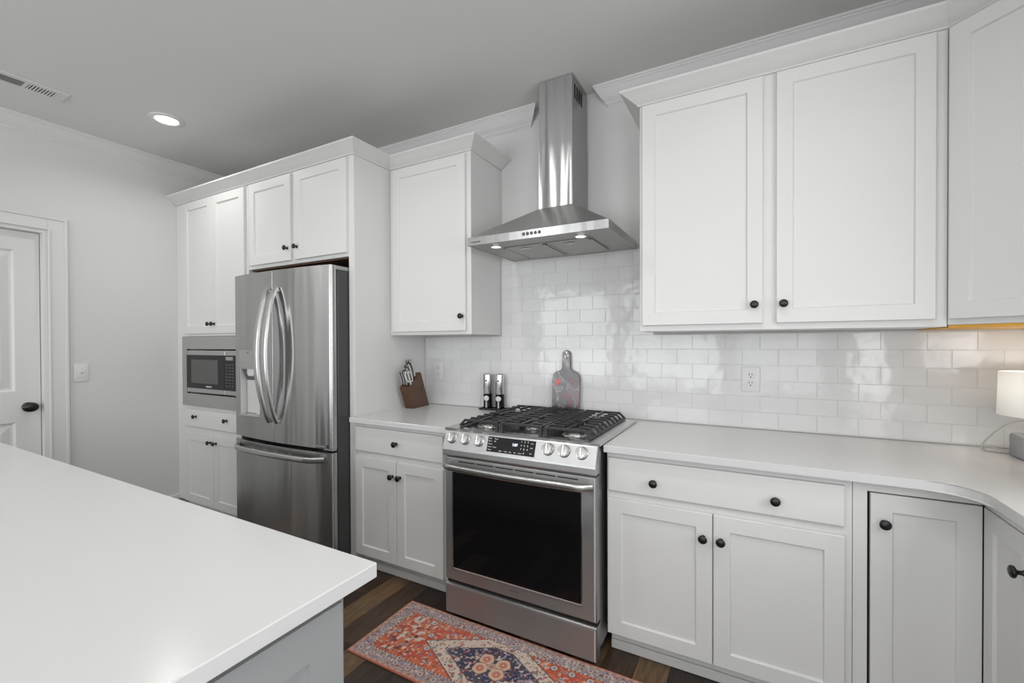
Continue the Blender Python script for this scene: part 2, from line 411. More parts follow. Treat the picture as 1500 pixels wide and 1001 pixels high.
lathe(bm, [(0, 0), (.030, 0), (.030, .004), (.014, .010), (.011, .022), (.015, .030)], 28, 'x')
lathe(bm, [(.013, .028), (.024, .033), (.030, .042), (.031, .050), (.026, .058), (.014, .063), (0, .064)], 28, 'x')
for v in bm.verts: v.co.y *= 1.25 if v.co.x > .026 else 1
o = link('door_knob', bm, 'black', d, True, loc=(SX, -1.436, .94))
o['kind'] = 'structure'
# light switch on the left wall
s = thing('light_switch', 'white toggle light switch plate on the grey wall beside the door', 'light switch', (XL, -1.19, 1.15))
bm = bmesh.new(); box(bm, 0, .006, -.040, .040, -.062, .062, .003, seg=2); link('plate', bm, 'plastic', s, True)
bm = bmesh.new(); prism(bm, [(0.006, -.010), (.006, .010), (.016, .012), (.018, .004)], -.005, .005, axis='y')
for v in bm.verts: v.co = Vector((v.co.x, v.co.y, v.co.z))
link('toggle', bm, 'plastic', s)
for zz in (-.03, .03):
    bm = bmesh.new(); lathe(bm, [(0, .0075), (.003, .0075), (.0035, .006)], 10, 'x', (0, 0, zz)); link('screw', bm, 'palegrey', s)

# ------------------------------------------------------------------ backsplash
bs = thing('backsplash', 'glossy white subway tile backsplash covering the wall between counter and wall cabinets', 'backsplash', (0, 0, .914))
bm = bmesh.new(); box(bm, -.737, XR-.001, .0400, .0495, .002, .478); box(bm, -.106, .856, .0400, .0495, .478, .957); link('grout', bm, 'grout', bs)
bm = bmesh.new(); ph, pw = .0775, .155; g = .0011
top = 1.386
row = -7
rows = []
zz = top
while zz > .914: rows.append(zz); zz -= ph
zz = top+ph
while zz < 1.95: rows.append(zz); zz += ph
for zt_ in rows:
    k = round((zt_-top)/ph)
    off = 1.983 if k % 2 == 0 else 1.983+pw/2
    hi = zt_ > 1.40
    xa, xb = (-.106, .856) if hi else (-.737, XR-.002)
    z1_ = min(zt_, 1.869 if hi else 1.3915); z0_ = max(zt_-ph, .9155)
    if z1_-z0_ < .01: continue
    i = math.floor((xa-off)/pw)
    while off+i*pw < xb:
        a, b = max(off+i*pw, xa), min(off+(i+1)*pw, xb)
        if b-a > .008:
            vs = box(bm, a+g, b-g,   .0383, .0405, z0_+g-.914, z1_-g-.914, 0)
            tx, tz = random.gauss(0, .0022), random.gauss(0, .0022)
            cx_, cz_ = (a+b)/2, (z0_+z1_)/2-.914
            fr = [v for v in vs if v.co.y < .0395]
            for v in fr: v.co.y += (v.co.x-cx_)*tx*.6+(v.co.z-cz_)*tz
            es = [e for e in set(e for v in fr for e in v.link_edges) if e.verts[0] in fr and e.verts[1] in fr]
            bmesh.ops.bevel(bm, geom=es, offset=.0012, segments=2, affect='EDGES')
        i += 1
link('tiles', bm, 'tile', bs, True)

# ------------------------------------------------------------------ cabinet parts
def knob_mesh():
    bm = bmesh.new()
    lathe(bm, [(0, 0), (.0095, 0), (.0095, -.002), (.0062, -.005), (.0055, -.014), (.0085, -.018), (.0150, -.021), (.0165, -.0245), (.0150, -.0285), (.009, -.0315), (0, -.0325)], 24, 'y')
    bmesh.ops.recalc_face_normals(bm, faces=bm.faces)
    me = bpy.data.meshes.new('knob'); bm.to_mesh(me); bm.free()
    for p in me.polygons: p.use_smooth = True
    me.materials.append(M['black']); return me
KNOB = knob_mesh()
def knob(parent, x, y, z):
    o = bpy.data.objects.new('knob', KNOB); COL.objects.link(o); o.parent = parent; o.location = (x, y, z); return o
SH = .057
def shaker(parent, x0, x1, z0, z1, yf, t=.020, kn=None, name='door', m='cab', rail=SH):
    bm = bmesh.new()
    rings_panel(bm, x0, x1, z0, z1, yf, [(0, 0), (0, t-.002), (.002, t), (rail, t), (rail+.004, t-.008), (rail+.006, t-.0085)])
    o = link(name, bm, m, parent)
    if kn: knob(o, kn[0], yf-t, kn[1])
    return o
def slab_front(parent, x0, x1, z0, z1, yf, t=.020, kns=(), name='drawer', m='cab'):
    bm = bmesh.new()
    rings_panel(bm, x0, x1, z0, z1, yf, [(0, 0), (0, t-.005), (.002, t-.002), (.006, t)])
    o = link(name, bm, m, parent)
    for k_ in kns: knob(o, k_[0], yf-t, k_[1])
    return o

# --- pantry with microwave niche
YF = -.60
p = thing('pantry_cabinet', 'tall white pantry cabinet with black knobs in the left corner, microwave built in', 'cabinet')
bm = bmesh.new()
PX0, PX1 = XL+.002, -1.792
box(bm, PX0, PX1, YF, YB-.001, 1.405, 2.465, .001)
box(bm, PX0, PX1, YF, YB-.001, .10, .86, .001)
box(bm, PX0, -2.70, YF, YB-.001, .86, 1.405); box(bm, -1.85, PX1, YF, YB-.001, .86, 1.405)
box(bm, -2.70, -1.85, YB-.03, YB-.001, .86, 1.405)
link('body', bm, 'cab', p)
link('toe_kick', B(PX0, PX1, -.53, -.51, .0, .10), 'cab', p)
shaker(p, -2.632, -2.226, 1.425, 2.452, YF, kn=(-2.250, 1.497), rail=.06)
shaker(p, -2.222, -1.816, 1.425, 2.452, YF, kn=(-2.196, 1.497), rail=.06)
slab_front(p, -2.632, -1.816, .700, .838, YF, kns=((-2.462, .784), (-2.043, .784)))
shaker(p, -2.632, -2.226, .108, .655, YF, kn=(-2.292+.03, .602), rail=.06)
shaker(p, -2.222, -1.816, .108, .655, YF, kn=(-2.217+.03, .602), rail=.06)
# --- microwave
mw = thing('microwave', 'built-in microwave with black door and stainless trim frame in the pantry cabinet', 'microwave', (-2.25, -.62, .862))
def L(x): return x+2.25
bm = bmesh.new(); X0, X1, Z0, Z1 = L(-2.645), L(-1.83), .005, .540; ox0, ox1, oz0, oz1 = L(-2.575), L(-1.885), .100, .445
for a in ((X0, ox0, Z0, Z1), (ox1, X1, Z0, Z1), (ox0, ox1, Z0, oz0), (ox0, ox1, oz1, Z1)): box(bm, a[0], a[1], -.006, .018, a[2], a[3])
bmesh.ops.remove_doubles(bm, verts=bm.verts, dist=1e-5)
link('trim_frame', bm, 'steel', mw)
bm = bmesh.new(); box(bm, ox0+.008, ox1-.008, .004, .40, oz0+.008, oz1-.008); link('body', bm, 'dark', mw)
bm = bmesh.new(); box(bm, ox0+.014, L(-2.043), -.012, .003, oz0+.012, oz1-.010, .002); dr = link('door', bm, 'steel', mw)
bm = bmesh.new(); box(bm, ox0+.014, L(-2.043), -.016, -.0125, oz0+.045, oz1-.045, .001); link('door_glass', bm, 'glass', dr)
bm = bmesh.new(); box(bm, L(-2.490), L(-2.120), -.0175, -.0162, .185, .365, .0); link('window', bm, 'glassgrey', dr)
text('lettering', 'SAMSUNG', .017, (L(-2.247), -.0165, .162), dr, 'print', align='CENTER', bold=.0004)
bm = bmesh.new(); box(bm, L(-2.041), ox1-.012, -.012, .003, oz0+.012, oz1-.010, .002); cp = link('control_panel', bm, 'steel', mw)
bm = bmesh.new(); box(bm, L(-2.041), ox1-.012, -.016, -.0125, oz0+.045, oz1-.045, .001); link('keypad', bm, 'glass', cp)
bm = bmesh.new(); box(bm, L(-2.02), L(-1.93), -.0172, -.0162, .365, .390); link('display', bm, 'greyplastic', cp)
bm = bmesh.new()
for r_ in range(8):
    for c_ in range(3): box(bm, L(-2.018)+c_*.036, L(-2.018)+c_*.036+.02, -.0168, -.0161, .175+r_*.022, .181+r_*.022)
link('key_marks', bm, 'printdark', cp)
# --- cabinet over the fridge with side panel
f = thing('fridge_surround_cabinet', 'white two-door cabinet above the refrigerator with tall side panel', 'cabinet')
bm = bmesh.new(); box(bm, -1.788, -.787, YF, YB-.001, 1.866, 2.465, .001); link('body', bm, 'cab', f)
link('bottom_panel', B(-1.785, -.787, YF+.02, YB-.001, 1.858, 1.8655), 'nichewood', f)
link('side_panel', B(-.785, -.740, YF, YB-.001, 0, 2.465, .0012), 'cab', f)
shaker(f, -1.757, -1.304, 1.888, 2.452, YF, kn=(-1.333, 1.968), rail=.06)
shaker(f, -1.266, -.788, 1.888, 2.452, YF, kn=(-1.236, 1.968), rail=.06)
# --- upper left of the hood
YU = -.305
u = thing('upper_cabinet', 'white single-door wall cabinet left of the range hood', 'cabinet')
link('body', B(-.738, -.108, YU, YB-.001, 1.397, 2.465, .0012), 'cab', u)
shaker(u, -.705, -.138, 1.418, 2.452, YU, kn=(-.160, 1.503), rail=.06)
# --- upper right double
u = thing('upper_cabinet', 'wide white two-door wall cabinet right of the range hood', 'cabinet')
link('body', B(.858, 1.948, YU, YB-.001, 1.397, 2.465, .0012), 'cab', u)
shaker(u, .873, 1.369, 1.424, 2.457, YU, kn=(1.338, 1.502))
shaker(u, 1.418, 1.913, 1.424, 2.457, YU, kn=(1.443, 1.502))
# --- diagonal corner upper
u = thing('corner_upper_cabinet', 'white angled corner wall cabinet above the table lamp', 'cabinet')
pts = [(1.950, YB-.001), (1.950, -.305), (2.255, -.610), (XR-.001, -.610), (XR-.001, YB-.001)]
bm = bmesh.new(); prism(bm, pts, 1.403, 2.465, bev=.001); link('body', bm, 'cab', u)
bm = bmesh.new(); prism(bm, [(1.953, YB-.002), (1.953, -.303), (2.253, -.606), (XR-.003, -.606), (XR-.003, YB-.002)], 1.393, 1.4025); link('bottom_panel', bm, 'maplelit', u)
# front of the diagonal: local frame at (1.95,-.305) rotated -45 deg
bm = bmesh.new()
rings_panel(bm, .012, .4195, 1.424, 2.457, 0, [(0, 0), (0, .018), (.002, .020), (SH, .020), (SH+.004, .012), (SH+.006, .0115)])
dd = link('door', bm, 'cab', u); dd.location = (1.950, -.305, 0); dd.rotation_euler = (0, 0, -PI/4)
knob(dd, .39, -.020, 1.502)
# more uppers along the right wall, beyond the frame edge
u = thing('upper_cabinet', 'white single-door wall cabinet on the right wall beside the angled corner cabinet', 'cabinet', (2.255, -.612, 0), -PI/2)
link('body', B(0, .45, 0, .303, 1.397, 2.465, .0012), 'cab', u)
shaker(u, .02, .43, 1.424, 2.457, 0, kn=(.40, 1.502))

# crown on cabinets: sweep profile (out, up) along a path in plan with mitres
def crown_path(name, pts, label):
    c, h = .075, .060; z0 = 2.4655
    prof = [(0, 0), (.006, 0), (.010, .006), (.030, .020), (.055, .038), (.068, .046), (c, .050), (c, h), (c-.02, h), (0, h)]
    P = [Vector((*q, 0)) for q in pts]; ns = []
    for a, b in zip(P, P[1:]):
        t = (b-a).normalized(); ns.append(Vector((t.y, -t.x, 0)))   # outward = right of travel
    rows = []
    bm = bmesh.new()
    for i, q in enumerate(P):
        if i == 0: m_ = ns[0]
        elif i == len(P)-1: m_ = ns[-1]
        else:
            m_ = (ns[i-1]+ns[i]).normalized(); m_ = m_/m_.dot(ns[i])
        rows.append([bm.verts.new(q+m_*o_+Vector((0, 0, z0+z_))) for o_, z_ in prof])
    n_ = len(prof)
    for A_, B_ in zip(rows, rows[1:]):
        for k_ in range(n_): bm.faces.new((A_[k_], A_[(k_+1) % n_], B_[(k_+1) % n_], B_[k_]))
    bm.faces.new(rows[0]); bm.faces.new(rows[-1])
    return tag(link(name, bm, 'cab'), label, 'moulding')
crown_path('crown_moulding', [(XL+.002, YF), (-.739, YF), (-.739, YU), (-.107, YU), (-.107, YB-.002)], 'white crown moulding stepping along the tops of pantry, fridge and left wall cabinets')
crown_path('crown_moulding', [(.857, YB-.002), (.857, YU), (1.950, YU), (2.255, -.610), (2.255, -1.06)], 'white crown moulding along the tops of the wall cabinets right of the hood')

# --- base cabinets
def toe(parent, x0, x1, y=-.535, ym=None):
    link('toe_kick', B(x0, x1, y, y+.018, 0, .10), 'cab', parent)
    bm = bmesh.new(); box(bm, x0, x1, y-.012, y-.0005, 0, .040, .004); link('shoe_moulding', bm, 'cab', parent)
b = thing('base_cabinet', 'white base cabinet with one drawer and two doors, between refrigerator and range', 'cabinet')
link('body', B(-.7385, -.006, YF, YB-.001, .10, .883, .001), 'cab', b)
slab_front(b, -.722, -.080, .717, .860, YF, kns=((-.398, .788),))
shaker(b, -.722, -.4035, .112, .687, YF, kn=(-.428, .604))
shaker(b, -.3995, -.080, .112, .687, YF, kn=(-.372, .604))
toe(b, -.7385, -.006)
b = thing('base_cabinet', 'wide white base cabinet right of the range, one wide drawer over two doors', 'cabinet')
link('body', B(.785, 1.629, YF, YB-.001, .10, .883, .001), 'cab', b)
slab_front(b, .792, 1.607, .717, .858, YF, kns=((.983, .778), (1.404, .778)))
shaker(b, .792, 1.198, .112, .687, YF, kn=(1.166, .594))
shaker(b, 1.202, 1.607, .112, .687, YF, kn=(1.228, .594))
toe(b, .785, 1.629)
b = thing('corner_base_cabinet', 'white inside-corner base cabinet with two doors meeting at a right angle', 'cabinet')
bm = bmesh.new()
box(bm, 1.6305, 1.669, YF, -.580, .10, .883); box(bm, 1.669, 1.967, YF, -.580, .847, .883)
box(bm, 1.9475, 1.969, -.920, -.606, .847, .883, .001); box(bm, 1.9475, 1.969, -.920, -.882, .10, .847)
box(bm, 1.669, 1.967, YF+.002, -.580, .10, .111); box(bm, 1.9495, 1.969, -.882, -.580, .10, .111)
link('face_frame', bm, 'cab', b)
bm = bmesh.new(); prism(bm, [(1.6305, YB-.001), (1.6305, -.5795), (1.9695, -.5795), (1.9695, -.920), (XR-.001, -.920), (XR-.001, YB-.001)], .10, .883); link('carcass', bm, 'dark', b)  # dark colour stands in for the unlit interior behind the door gaps
bm = bmesh.new(); rings_panel(bm, 1.6775, 1.9478, .116, .842, -.582, [(0, 0), (0, .016), (.002, .018), (SH, .018), (SH+.004, .010), (SH+.006, .0095)])
dd = link('door', bm, 'cab', b); knob(dd, 1.7125, -.600, .748)
bm = bmesh.new(); rings_panel(bm, .0, .272, .116, .842, 0, [(0, 0), (0, .016), (.002, .018), (SH, .018), (SH+.004, .010), (SH+.006, .0095)])
dd = link('door', bm, 'cab', b); dd.location = (1.9665, -.6025, 0); dd.rotation_euler = (0, 0, -PI/2); knob(dd, .238, -.018, .748)
bm = bmesh.new(); box(bm, 1.6305, 2.02, -.535, -.517, 0, .10); box(bm, 2.02, 2.038, -.920, -.517, 0, .10); link('toe_kick', bm, 'cab', b)
b = thing('base_cabinet', 'white base cabinet along the right wall under the side run of the counter', 'cabinet', (1.967, -.9215, 0), -PI/2)
link('body', B(0, .62, 0, .59, .10, .883, .001), 'cab', b)
slab_front(b, .015, .605, .717, .858, 0, kns=((.31, .788),)); shaker(b, .015, .605, .112, .687, 0, kn=(.05, .604))
link('toe_kick', B(0, .62, .065, .083, 0, .10), 'cab', b)

# --- counters
ct = bmesh.new(); prism(ct, [(-.7385, YB-.001), (-.7385, -.648), (-.006, -.648), (-.006, -.04), (-.002, YB-.001)], .884, .914, bev=.0025)
tag(link('countertop', ct, 'quartz'), 'white quartz countertop left of the range, under the knife block', 'countertop')
pts = [(.0, YB-.001), (.0, -.040), (.782, -.040), (.782, -.648), (1.80, -.648)]
cx, cy, R = 1.80, -.765, .117
for i in range(1, 8):
    a = PI/2-i*PI/2/8; pts.append((cx+R*math.cos(a), cy+R*math.sin(a)))
pts += [(1.917, -.765), (1.917, -1.545), (XR-.001, -1.545), (XR-.001, YB-.001)]
ct = bmesh.new(); prism(ct, pts, .884, .914, bev=.0025)
tag(link('countertop', ct, 'quartz'), 'L-shaped white quartz countertop right of the range, turning the corner below the lamp', 'countertop')

# ------------------------------------------------------------------ refrigerator
fr = thing('refrigerator', 'stainless steel french-door refrigerator with bottom freezer and water dispenser', 'refrigerator', (-1.27, -.69, 0))
FX = .48
def fy(x): return -.035-.032*(1-(x/FX)**2)
def door_profile(xa, xb, yb=0., ra=0., rb=0.):
    pts = [(xa, yb)]; N = 14
    for i in range(N+1):
        x_ = xa+(xb-xa)*i/N; y_ = fy(x_)
        da, db = x_-xa, xb-x_
        if da < ra: y_ += ra-math.sqrt(max(0, ra*ra-(ra-da)**2))
        if db < rb: y_ += rb-math.sqrt(max(0, rb*rb-(rb-db)**2))
        pts.append((x_, y_))
    pts.append((xb, yb)); return pts
def prof_dense(xa, xb, ra, rb):
    xs = sorted(set([xa, xb]+[xa+(xb-xa)*i/14 for i in range(15)]+[xa+ra*(1-math.cos(t*PI/12)) for t in range(7) if ra]+[xb-rb*(1-math.cos(t*PI/12)) for t in range(7) if rb]))
    pts = [(xa, 0.)]
    for x_ in xs:
        y_ = fy(x_)
        if ra and x_-xa < ra: y_ += ra-math.sqrt(max(0, ra*ra-(ra-(x_-xa))**2))
        if rb and xb-x_ < rb: y_ += rb-math.sqrt(max(0, rb*rb-(rb-(xb-x_))**2))
        pts.append((x_, min(y_, -.001)))
    pts.append((xb, 0.)); return pts
bm = bmesh.new(); box(bm, -.478, .478, .012, .70, .03, 1.775, .004); body = link('body', bm, 'fridgeside', fr)
for a_, b_ in ((-.478, -.40), (.40, .478)): link('hinge_cover', B(a_, b_, .002, .10, 1.776, 1.80, .003), 'greyplastic', fr)
bm = bmesh.new(); box(bm, -.46, .46, .04, .08, .0, .03); link('kickplate', bm, 'dark', fr)
gasket = bmesh.new(); box(gasket, -.47, .47, .002, .011, .06, 1.77); link('gasket', gasket, 'dark', fr)
# left door with a dispenser recess cut out
bm = bmesh.new(); prism(bm, prof_dense(-.480, -.013-.003, .018, .004), .735, 1.800, bev=.0)
ld = link('door', bm, 'steelfridge', fr, True)
cut = bmesh.new(); box(cut, -.385, -.155, -.2, -.012, .880, 1.185, .010, seg=2)
co = link('cutter', cut, 'dark'); co.parent = fr
md = ld.modifiers.new('b', 'BOOLEAN'); md.operation = 'DIFFERENCE'; md.object = co; md.solver = 'EXACT'
bpy.context.view_layer.update()
me = bpy.data.meshes.new_from_object(ld.evaluated_get(bpy.context.evaluated_depsgraph_get()))
ld.modifiers.clear(); ld.data = me; bpy.data.objects.remove(co)
me.materials.clear(); me.materials.append(M['steelfridge'])
for p_ in me.polygons: p_.use_smooth = True
try: me.set_sharp_from_angle(angle=math.radians(25))
except Exception: pass
# dispenser
bm = bmesh.new(); box(bm, -.384, -.156, -.0125, -.0118, .881, 1.184)
for a in ((-.3845, -.3815, .881, 1.184), (-.1585, -.1555, .881, 1.184)): box(bm, a[0], a[1], -.052, -.0125, a[2], a[3])
box(bm, -.384, -.156, -.052, -.0125, 1.1815, 1.1845)
dp = link('dispenser', bm, 'palegrey', fr)
bm = bmesh.new(); prism(bm, [(-.0135, 1.181), (-.046, 1.181), (-.0135, 1.105)], -.380, -.160, axis='x'); link('recess_shade', bm, 'printdark', dp)  # dark wedge standing in for the shade at the recess top
bm = bmesh.new(); box(bm, -.378, -.162, -.066, -.046, 1.186, 1.305, .004, seg=2); link('dispenser_panel', bm, 'greyplastic', dp)
bm = bmesh.new(); box(bm, -.383, -.157, -.068, -.012, .872, .884, .004); link('drip_tray', bm, 'steelsmooth', dp)
bm = bmesh.new(); prism(bm, [(-.31, 1.182), (-.31, 1.150), (-.295, 1.135), (-.245, 1.135), (-.23, 1.150), (-.23, 1.182)], -.054, -.030, axis='y', bev=.003); link('nozzle', bm, 'palegrey', dp)
bm = bmesh.new(); prism(bm, [(-.222, 1.145), (-.195, 1.145), (-.20, 1.09), (-.212, 1.09)], -.050, -.032, axis='y', bev=.002); link('water_spout', bm, 'printdark', dp)
bm = bmesh.new(); prism(bm, [(-.022, 1.085), (-.030, 1.085), (-.046, .89), (-.020, .89)], -.225, -.19, axis='x', bev=.002); link('paddle', bm, 'palegrey', dp)
text('lettering', 'LG', .016, (-.29, -.0663, 1.288), dp, 'printdark', bold=.0004)
for i in range(5): text('lettering', ('o', '-', '-', '-', 'o')[i], .018, (-.365+i*.040, -.0663, 1.222), dp, 'printdark')
# right door
bm = bmesh.new(); prism(bm, prof_dense(-.012, .480, .004, .018), .735, 1.800)
rd = link('door', bm, 'steelfridge', fr, True)
bm = bmesh.new(); yy = fy(.40)-.0035
box(bm, .352, .448, yy, yy+.006, .741, .758)
stk = link('badge', bm, 'printdark', rd)
text('lettering', '10 Inverter Linear', .011, (.40, yy-.0004, .7495), rd, 'print', align='CENTER')
bm = bmesh.new(); box(bm, .40, .479, -.03, .0, .7225, .7345, .002); link('hinge', bm, 'steelsmooth', fr)
# freezer drawer
bm = bmesh.new(); prism(bm, prof_dense(-.480, .480, .018, .018), .065, .712)
fz = link('freezer_drawer', bm, 'steelfridge', fr, True)
# handles
def bow(parent, x, z0, z1, depth, dx=0):
    bm = bmesh.new(); pts = []
    for i in range(25):
        t = i/24; b_ = math.sin(PI*t)**.75 if 0 < t < 1 else 0
        pts.append((x+dx*b_, fy(x)-.010-depth*b_, z0+(z1-z0)*t))
    tube(bm, pts, 0, 16, flat=(.019, .010), upv=(0, 1, 0))
    for z_ in (z0+.012, z1-.012): box(bm, x-.011, x+.011, fy(x)-.016, fy(x)+.004, z_-.014, z_+.014, .003)
    return link('handle', bm, 'steelsmooth', parent, True)
bow(ld, -.045, .858, 1.690, .077); bow(rd, .036, .858, 1.690, .077)
bm = bmesh.new(); pts = []
for i in range(29):
    t = i/28; x_ = -.43+.86*t; e_ = min(1, min(t, 1-t)*9); pts.append((x_, fy(x_)-.008-.045*math.sin(min(e_, 1)*PI/2), .672))
tube(bm, pts, 0, 16, flat=(.009, .017), upv=(0, 0, 1)); link('handle', bm, 'steelsmooth', fz, True)

# ------------------------------------------------------------------ range
rg = thing('range', 'stainless steel slide-in gas range with black cast iron grates and oven window', 'range')
RW = .772
bm = bmesh.new(); box(bm, .006, RW-.006, -.655, -.045, .035, .900, .002); link('body', bm, 'enamel', rg)
for lx in (.04, RW-.04):
  for ly in (-.60, -.10):
    bm = bmesh.new(); lathe(bm, [(0, 0), (.018, 0), (.018, .010), (.010, .012), (.010, .040), (0, .04)], 14, 'z', (lx, ly, 0)); link('foot', bm, 'dark', rg)
# cooktop: steel rim with an enamel pan
bm = bmesh.new()
for a in ((-.010, RW+.010, -.690, -.645), (-.010, RW+.010, -.062, -.042), (-.010, .052, -.645, -.062), (RW-.052, RW+.010, -.645, -.062)):
    box(bm, a[0], a[1], a[2], a[3], .916, .927)
bmesh.ops.remove_doubles(bm, verts=bm.verts, dist=1e-5)
link('cooktop_rim', bm, 'steelsmooth', rg)
bm = bmesh.new(); box(bm, .050, RW-.050, -.647, -.060, .902, .921, .002); ck = link('cooktop', bm, 'enamel', rg)
# burners
def burner(x_, y_, r_, oval=0):
    bm = bmesh.new()
    lathe(bm, [(0, 0), (r_*1.2, 0), (r_*1.15, .004), (r_*.95, .006), (r_*.97, .0165), (0, .0165)], 28)
    if oval:
        for v in bm.verts: v.co.y *= 2.1
    o = link('burner', bm, 'steelsmooth', rg, True, loc=(x_, y_, .9215))
    bm = bmesh.new(); lathe(bm, [(0, .017), (r_*.90, .017), (r_*.93, .019), (r_*.88, .024), (r_*.7, .026), (0, .0265)], 28)
    if oval:
        for v in bm.verts: v.co.y *= 2.1
    link('burner_cap', bm, 'iron', o, True)
burner(.150, -.535, .050); burner(.165, -.19, .036); burner(.615, -.535, .050); burner(.605, -.19, .040); burner(.380, -.42, .046, 1)
# grates
gw = (RW-.084)/3
def grate(x0, x1, left, right):
    bm = bmesh.new(); zt_, h_, t_ = .967, .012, .005
    ys = [-.632+i*(.564/9) for i in range(10)]
    for i, y_ in enumerate(ys):
        xa, xb = x0+.004, x1-.004
        if left: xa = x0+.030
        if right: xb = x1-.030
        full = i in (0, 9)
        mid = (x0+x1)/2
        if full or i in (4, 5): segs = [(xa, xb)]
        else: segs = [(xa, mid-.034), (mid+.034, xb)]
        for s0, s1 in segs: box(bm, s0, s1, y_-t_, y_+t_, zt_-h_, zt_, .0015)
        if left:   # prongs falling away to the outside
            prism(bm, [(xa+.001, zt_), (xa+.001, zt_-h_), (x0+.008, .930), (x0, .930), (x0, .938)], y_-t_, y_+t_, axis='y')
        if right:
            prism(bm, [(xb-.001, zt_), (xb-.001, zt_-h_), (x1-.008, .930), (x1, .930), (x1, .938)], y_-t_, y_+t_, axis='y')
    mid = (x0+x1)/2
    yb_ = [ys[0], ys[-1]]
    for s0, s1 in ((ys[0], ys[2]), (ys[3]+.01, ys[6]-.01), (ys[7], ys[-1])): box(bm, mid-t_, mid+t_, s0, s1, zt_-h_+.001, zt_+.0015, .0015)
    for xs in ([x1-.009] if left else [x0+.009] if right else [x0+.009, x1-.009]):
        box(bm, xs-t_, xs+t_, ys[0], ys[-1], zt_-h_, zt_, .0015)
    if left: box(bm, x0, x0+.009, ys[0], ys[-1], .9285, .938, .001)
    if right: box(bm, x1-.009, x1, ys[0], ys[-1], .9285, .938, .001)
    for lx in (x0+.012, x1-.012):
        if (left and lx < mid) or (right and lx > mid): continue
        for ly in (ys[0], ys[4], ys[-1]): box(bm, lx-.007, lx+.007, ly-.007, ly+.007, .922, zt_-.004, .001)
    return link('grate', bm, 'iron', rg)
gx = .040
grate(gx, gx+gw-.002, True, False); grate(gx+gw+.001, gx+2*gw-.001, False, False); grate(gx+2*gw+.002, gx+3*gw, False, True)
# control panel
bm = bmesh.new(); prism(bm, [(-.648, .9155), (-.690, .9155), (-.6935, .912), (-.7215, .836), (-.7235, .828), (-.7235, .806), (-.719, .800), (-.660, .800)], 0, RW, axis='x')
cp = link('control_panel', bm, 'steelpanel', rg)
P0 = Vector((0, -.6935, .912)); P1 = Vector((0, -.7215, .836)); T = (P1-P0).normalized(); N_ = Vector((0, T.z, -T.y)); N_ = N_ if N_.y < 0 else -N_
ANG = math.atan2(-(P1.y-P0.y), (P0.z-P1.z))   # tilt back
def on_panel(x_, s_, out=0.): q = P0+T*s_+N_*out; return Vector((x_, q.y, q.z))
for kx in (.045, .123, .201, .556, .631, .709):
    bm = bmesh.new()
    lathe(bm, [(0, 0), (.0275, 0), (.0275, -.003), (.0245, -.006), (.0235, -.022), (.0225, -.025), (.012, -.026), (0, -.026)], 32, 'y')
    box(bm, -.0055, .0055, -.036, -.024, -.0215, .0215, .002)
    o = link('knob', bm, 'steelsmooth', cp, True); o.location = on_panel(kx, .031, .0005); o.rotation_euler = (-ANG, 0, 0)
    if kx in (.045, .556, .709, .201): o.rotation_euler = (Matrix.Rotation(-ANG, 3, 'X') @ Matrix.Rotation(.0, 3, 'Y')).to_euler()
bm = bmesh.new(); box(bm, -.1225, .1225, -.0015, 0, -.0345, .0345, 0)
dsp = link('display', bm, 'glass', cp); dsp.location = on_panel(.3715, .0385, .0002); dsp.rotation_euler = (-ANG, 0, 0)
def dt(s_, x_, z_, sz, m='print', al='LEFT', b_=0):
    o = text('lettering', s_, sz, on_panel(.3715+x_, .0385-z_, .0020), cp, m, al and (PI/2-ANG, 0, 0), align=al, bold=b_); return o
for s_, x_, z_ in (('Bake', -.118, .026), ('Roast', -.088, .026), ('Broil', -.118, .014), ('Off', -.090, .014), ('Warm', -.118, .001), ('Steam', -.118, -.012), ('Clean', -.092, -.012), ('Timer', -.118, -.025),
                     ('Light', -.058, -.026), ('Lock', -.030, -.026), ('Fan', -.004, -.026), ('Set', .020, -.026), ('Start', .043, -.026)): dt(s_, x_, z_, .0085)
for i in range(9): dt(str(i+1), .053+(i % 3)*.016, .026-(i//3)*.0165, .0105, al='CENTER', b_=.0002)
dt('0', .069, -.024, .0105, al='CENTER', b_=.0002)
dt('CLR', .098, .022, .008); dt('OFF', .098, .002, .008); dt('OK', .098, -.022, .008)
dt('1:06', .022, .008, .017, 'clockglow', 'CENTER', .0004)
# oven door
bm = bmesh.new()
YD = -.705; dz0, dz1 = .186, .792
rings_panel(bm, .001, RW-.001, dz0, dz1, -.657, [(0, 0), (0, .042), (.004, .049), (.010, .051)])
od = link('oven_door', bm, 'steeldark', rg)
bm = bmesh.new(); rings_panel(bm, .050, .705, .252, .722, -.7081, [(0, 0), (0, .0018), (.002, .0024)])
wn = link('oven_window', bm, 'glass', od)
bm = bmesh.new()
for a in ((.044, .050, .246, .728), (.705, .711, .246, .728), (.050, .705, .246, .252), (.050, .705, .722, .728)): box(bm, a[0], a[1], -.7110, -.7078, a[2], a[3], .001)
link('window_trim', bm, 'chrome', od)
bm = bmesh.new()
for i in range(6):
    xa = .085+i*.103
    box(bm, xa, xa+.093, -.7092, -.7082, .770, .7745)
link('vent_slot', bm, 'dark', od)
bm = bmesh.new(); pts = []
for i in range(27):
    t = i/26; x_ = .012+(RW-.028)*t; e_ = min(1, min(t, 1-t)*14)
    pts.append((x_, -.722-.028*math.sin(e_*PI/2)-.014*math.sin(PI*t), .752))
tube(bm, pts, 0, 18, flat=(.012, .015), upv=(0, 0, 1))
for xh in (.020, RW-.024): box(bm, xh-.012, xh+.012, -.735, -.7075, .740, .764, .003)
link('handle', bm, 'steelsmooth', od, True)
text('lettering', 'SAMSUNG', .011, (.386, -.7087, .222), od, 'printdark', align='CENTER')
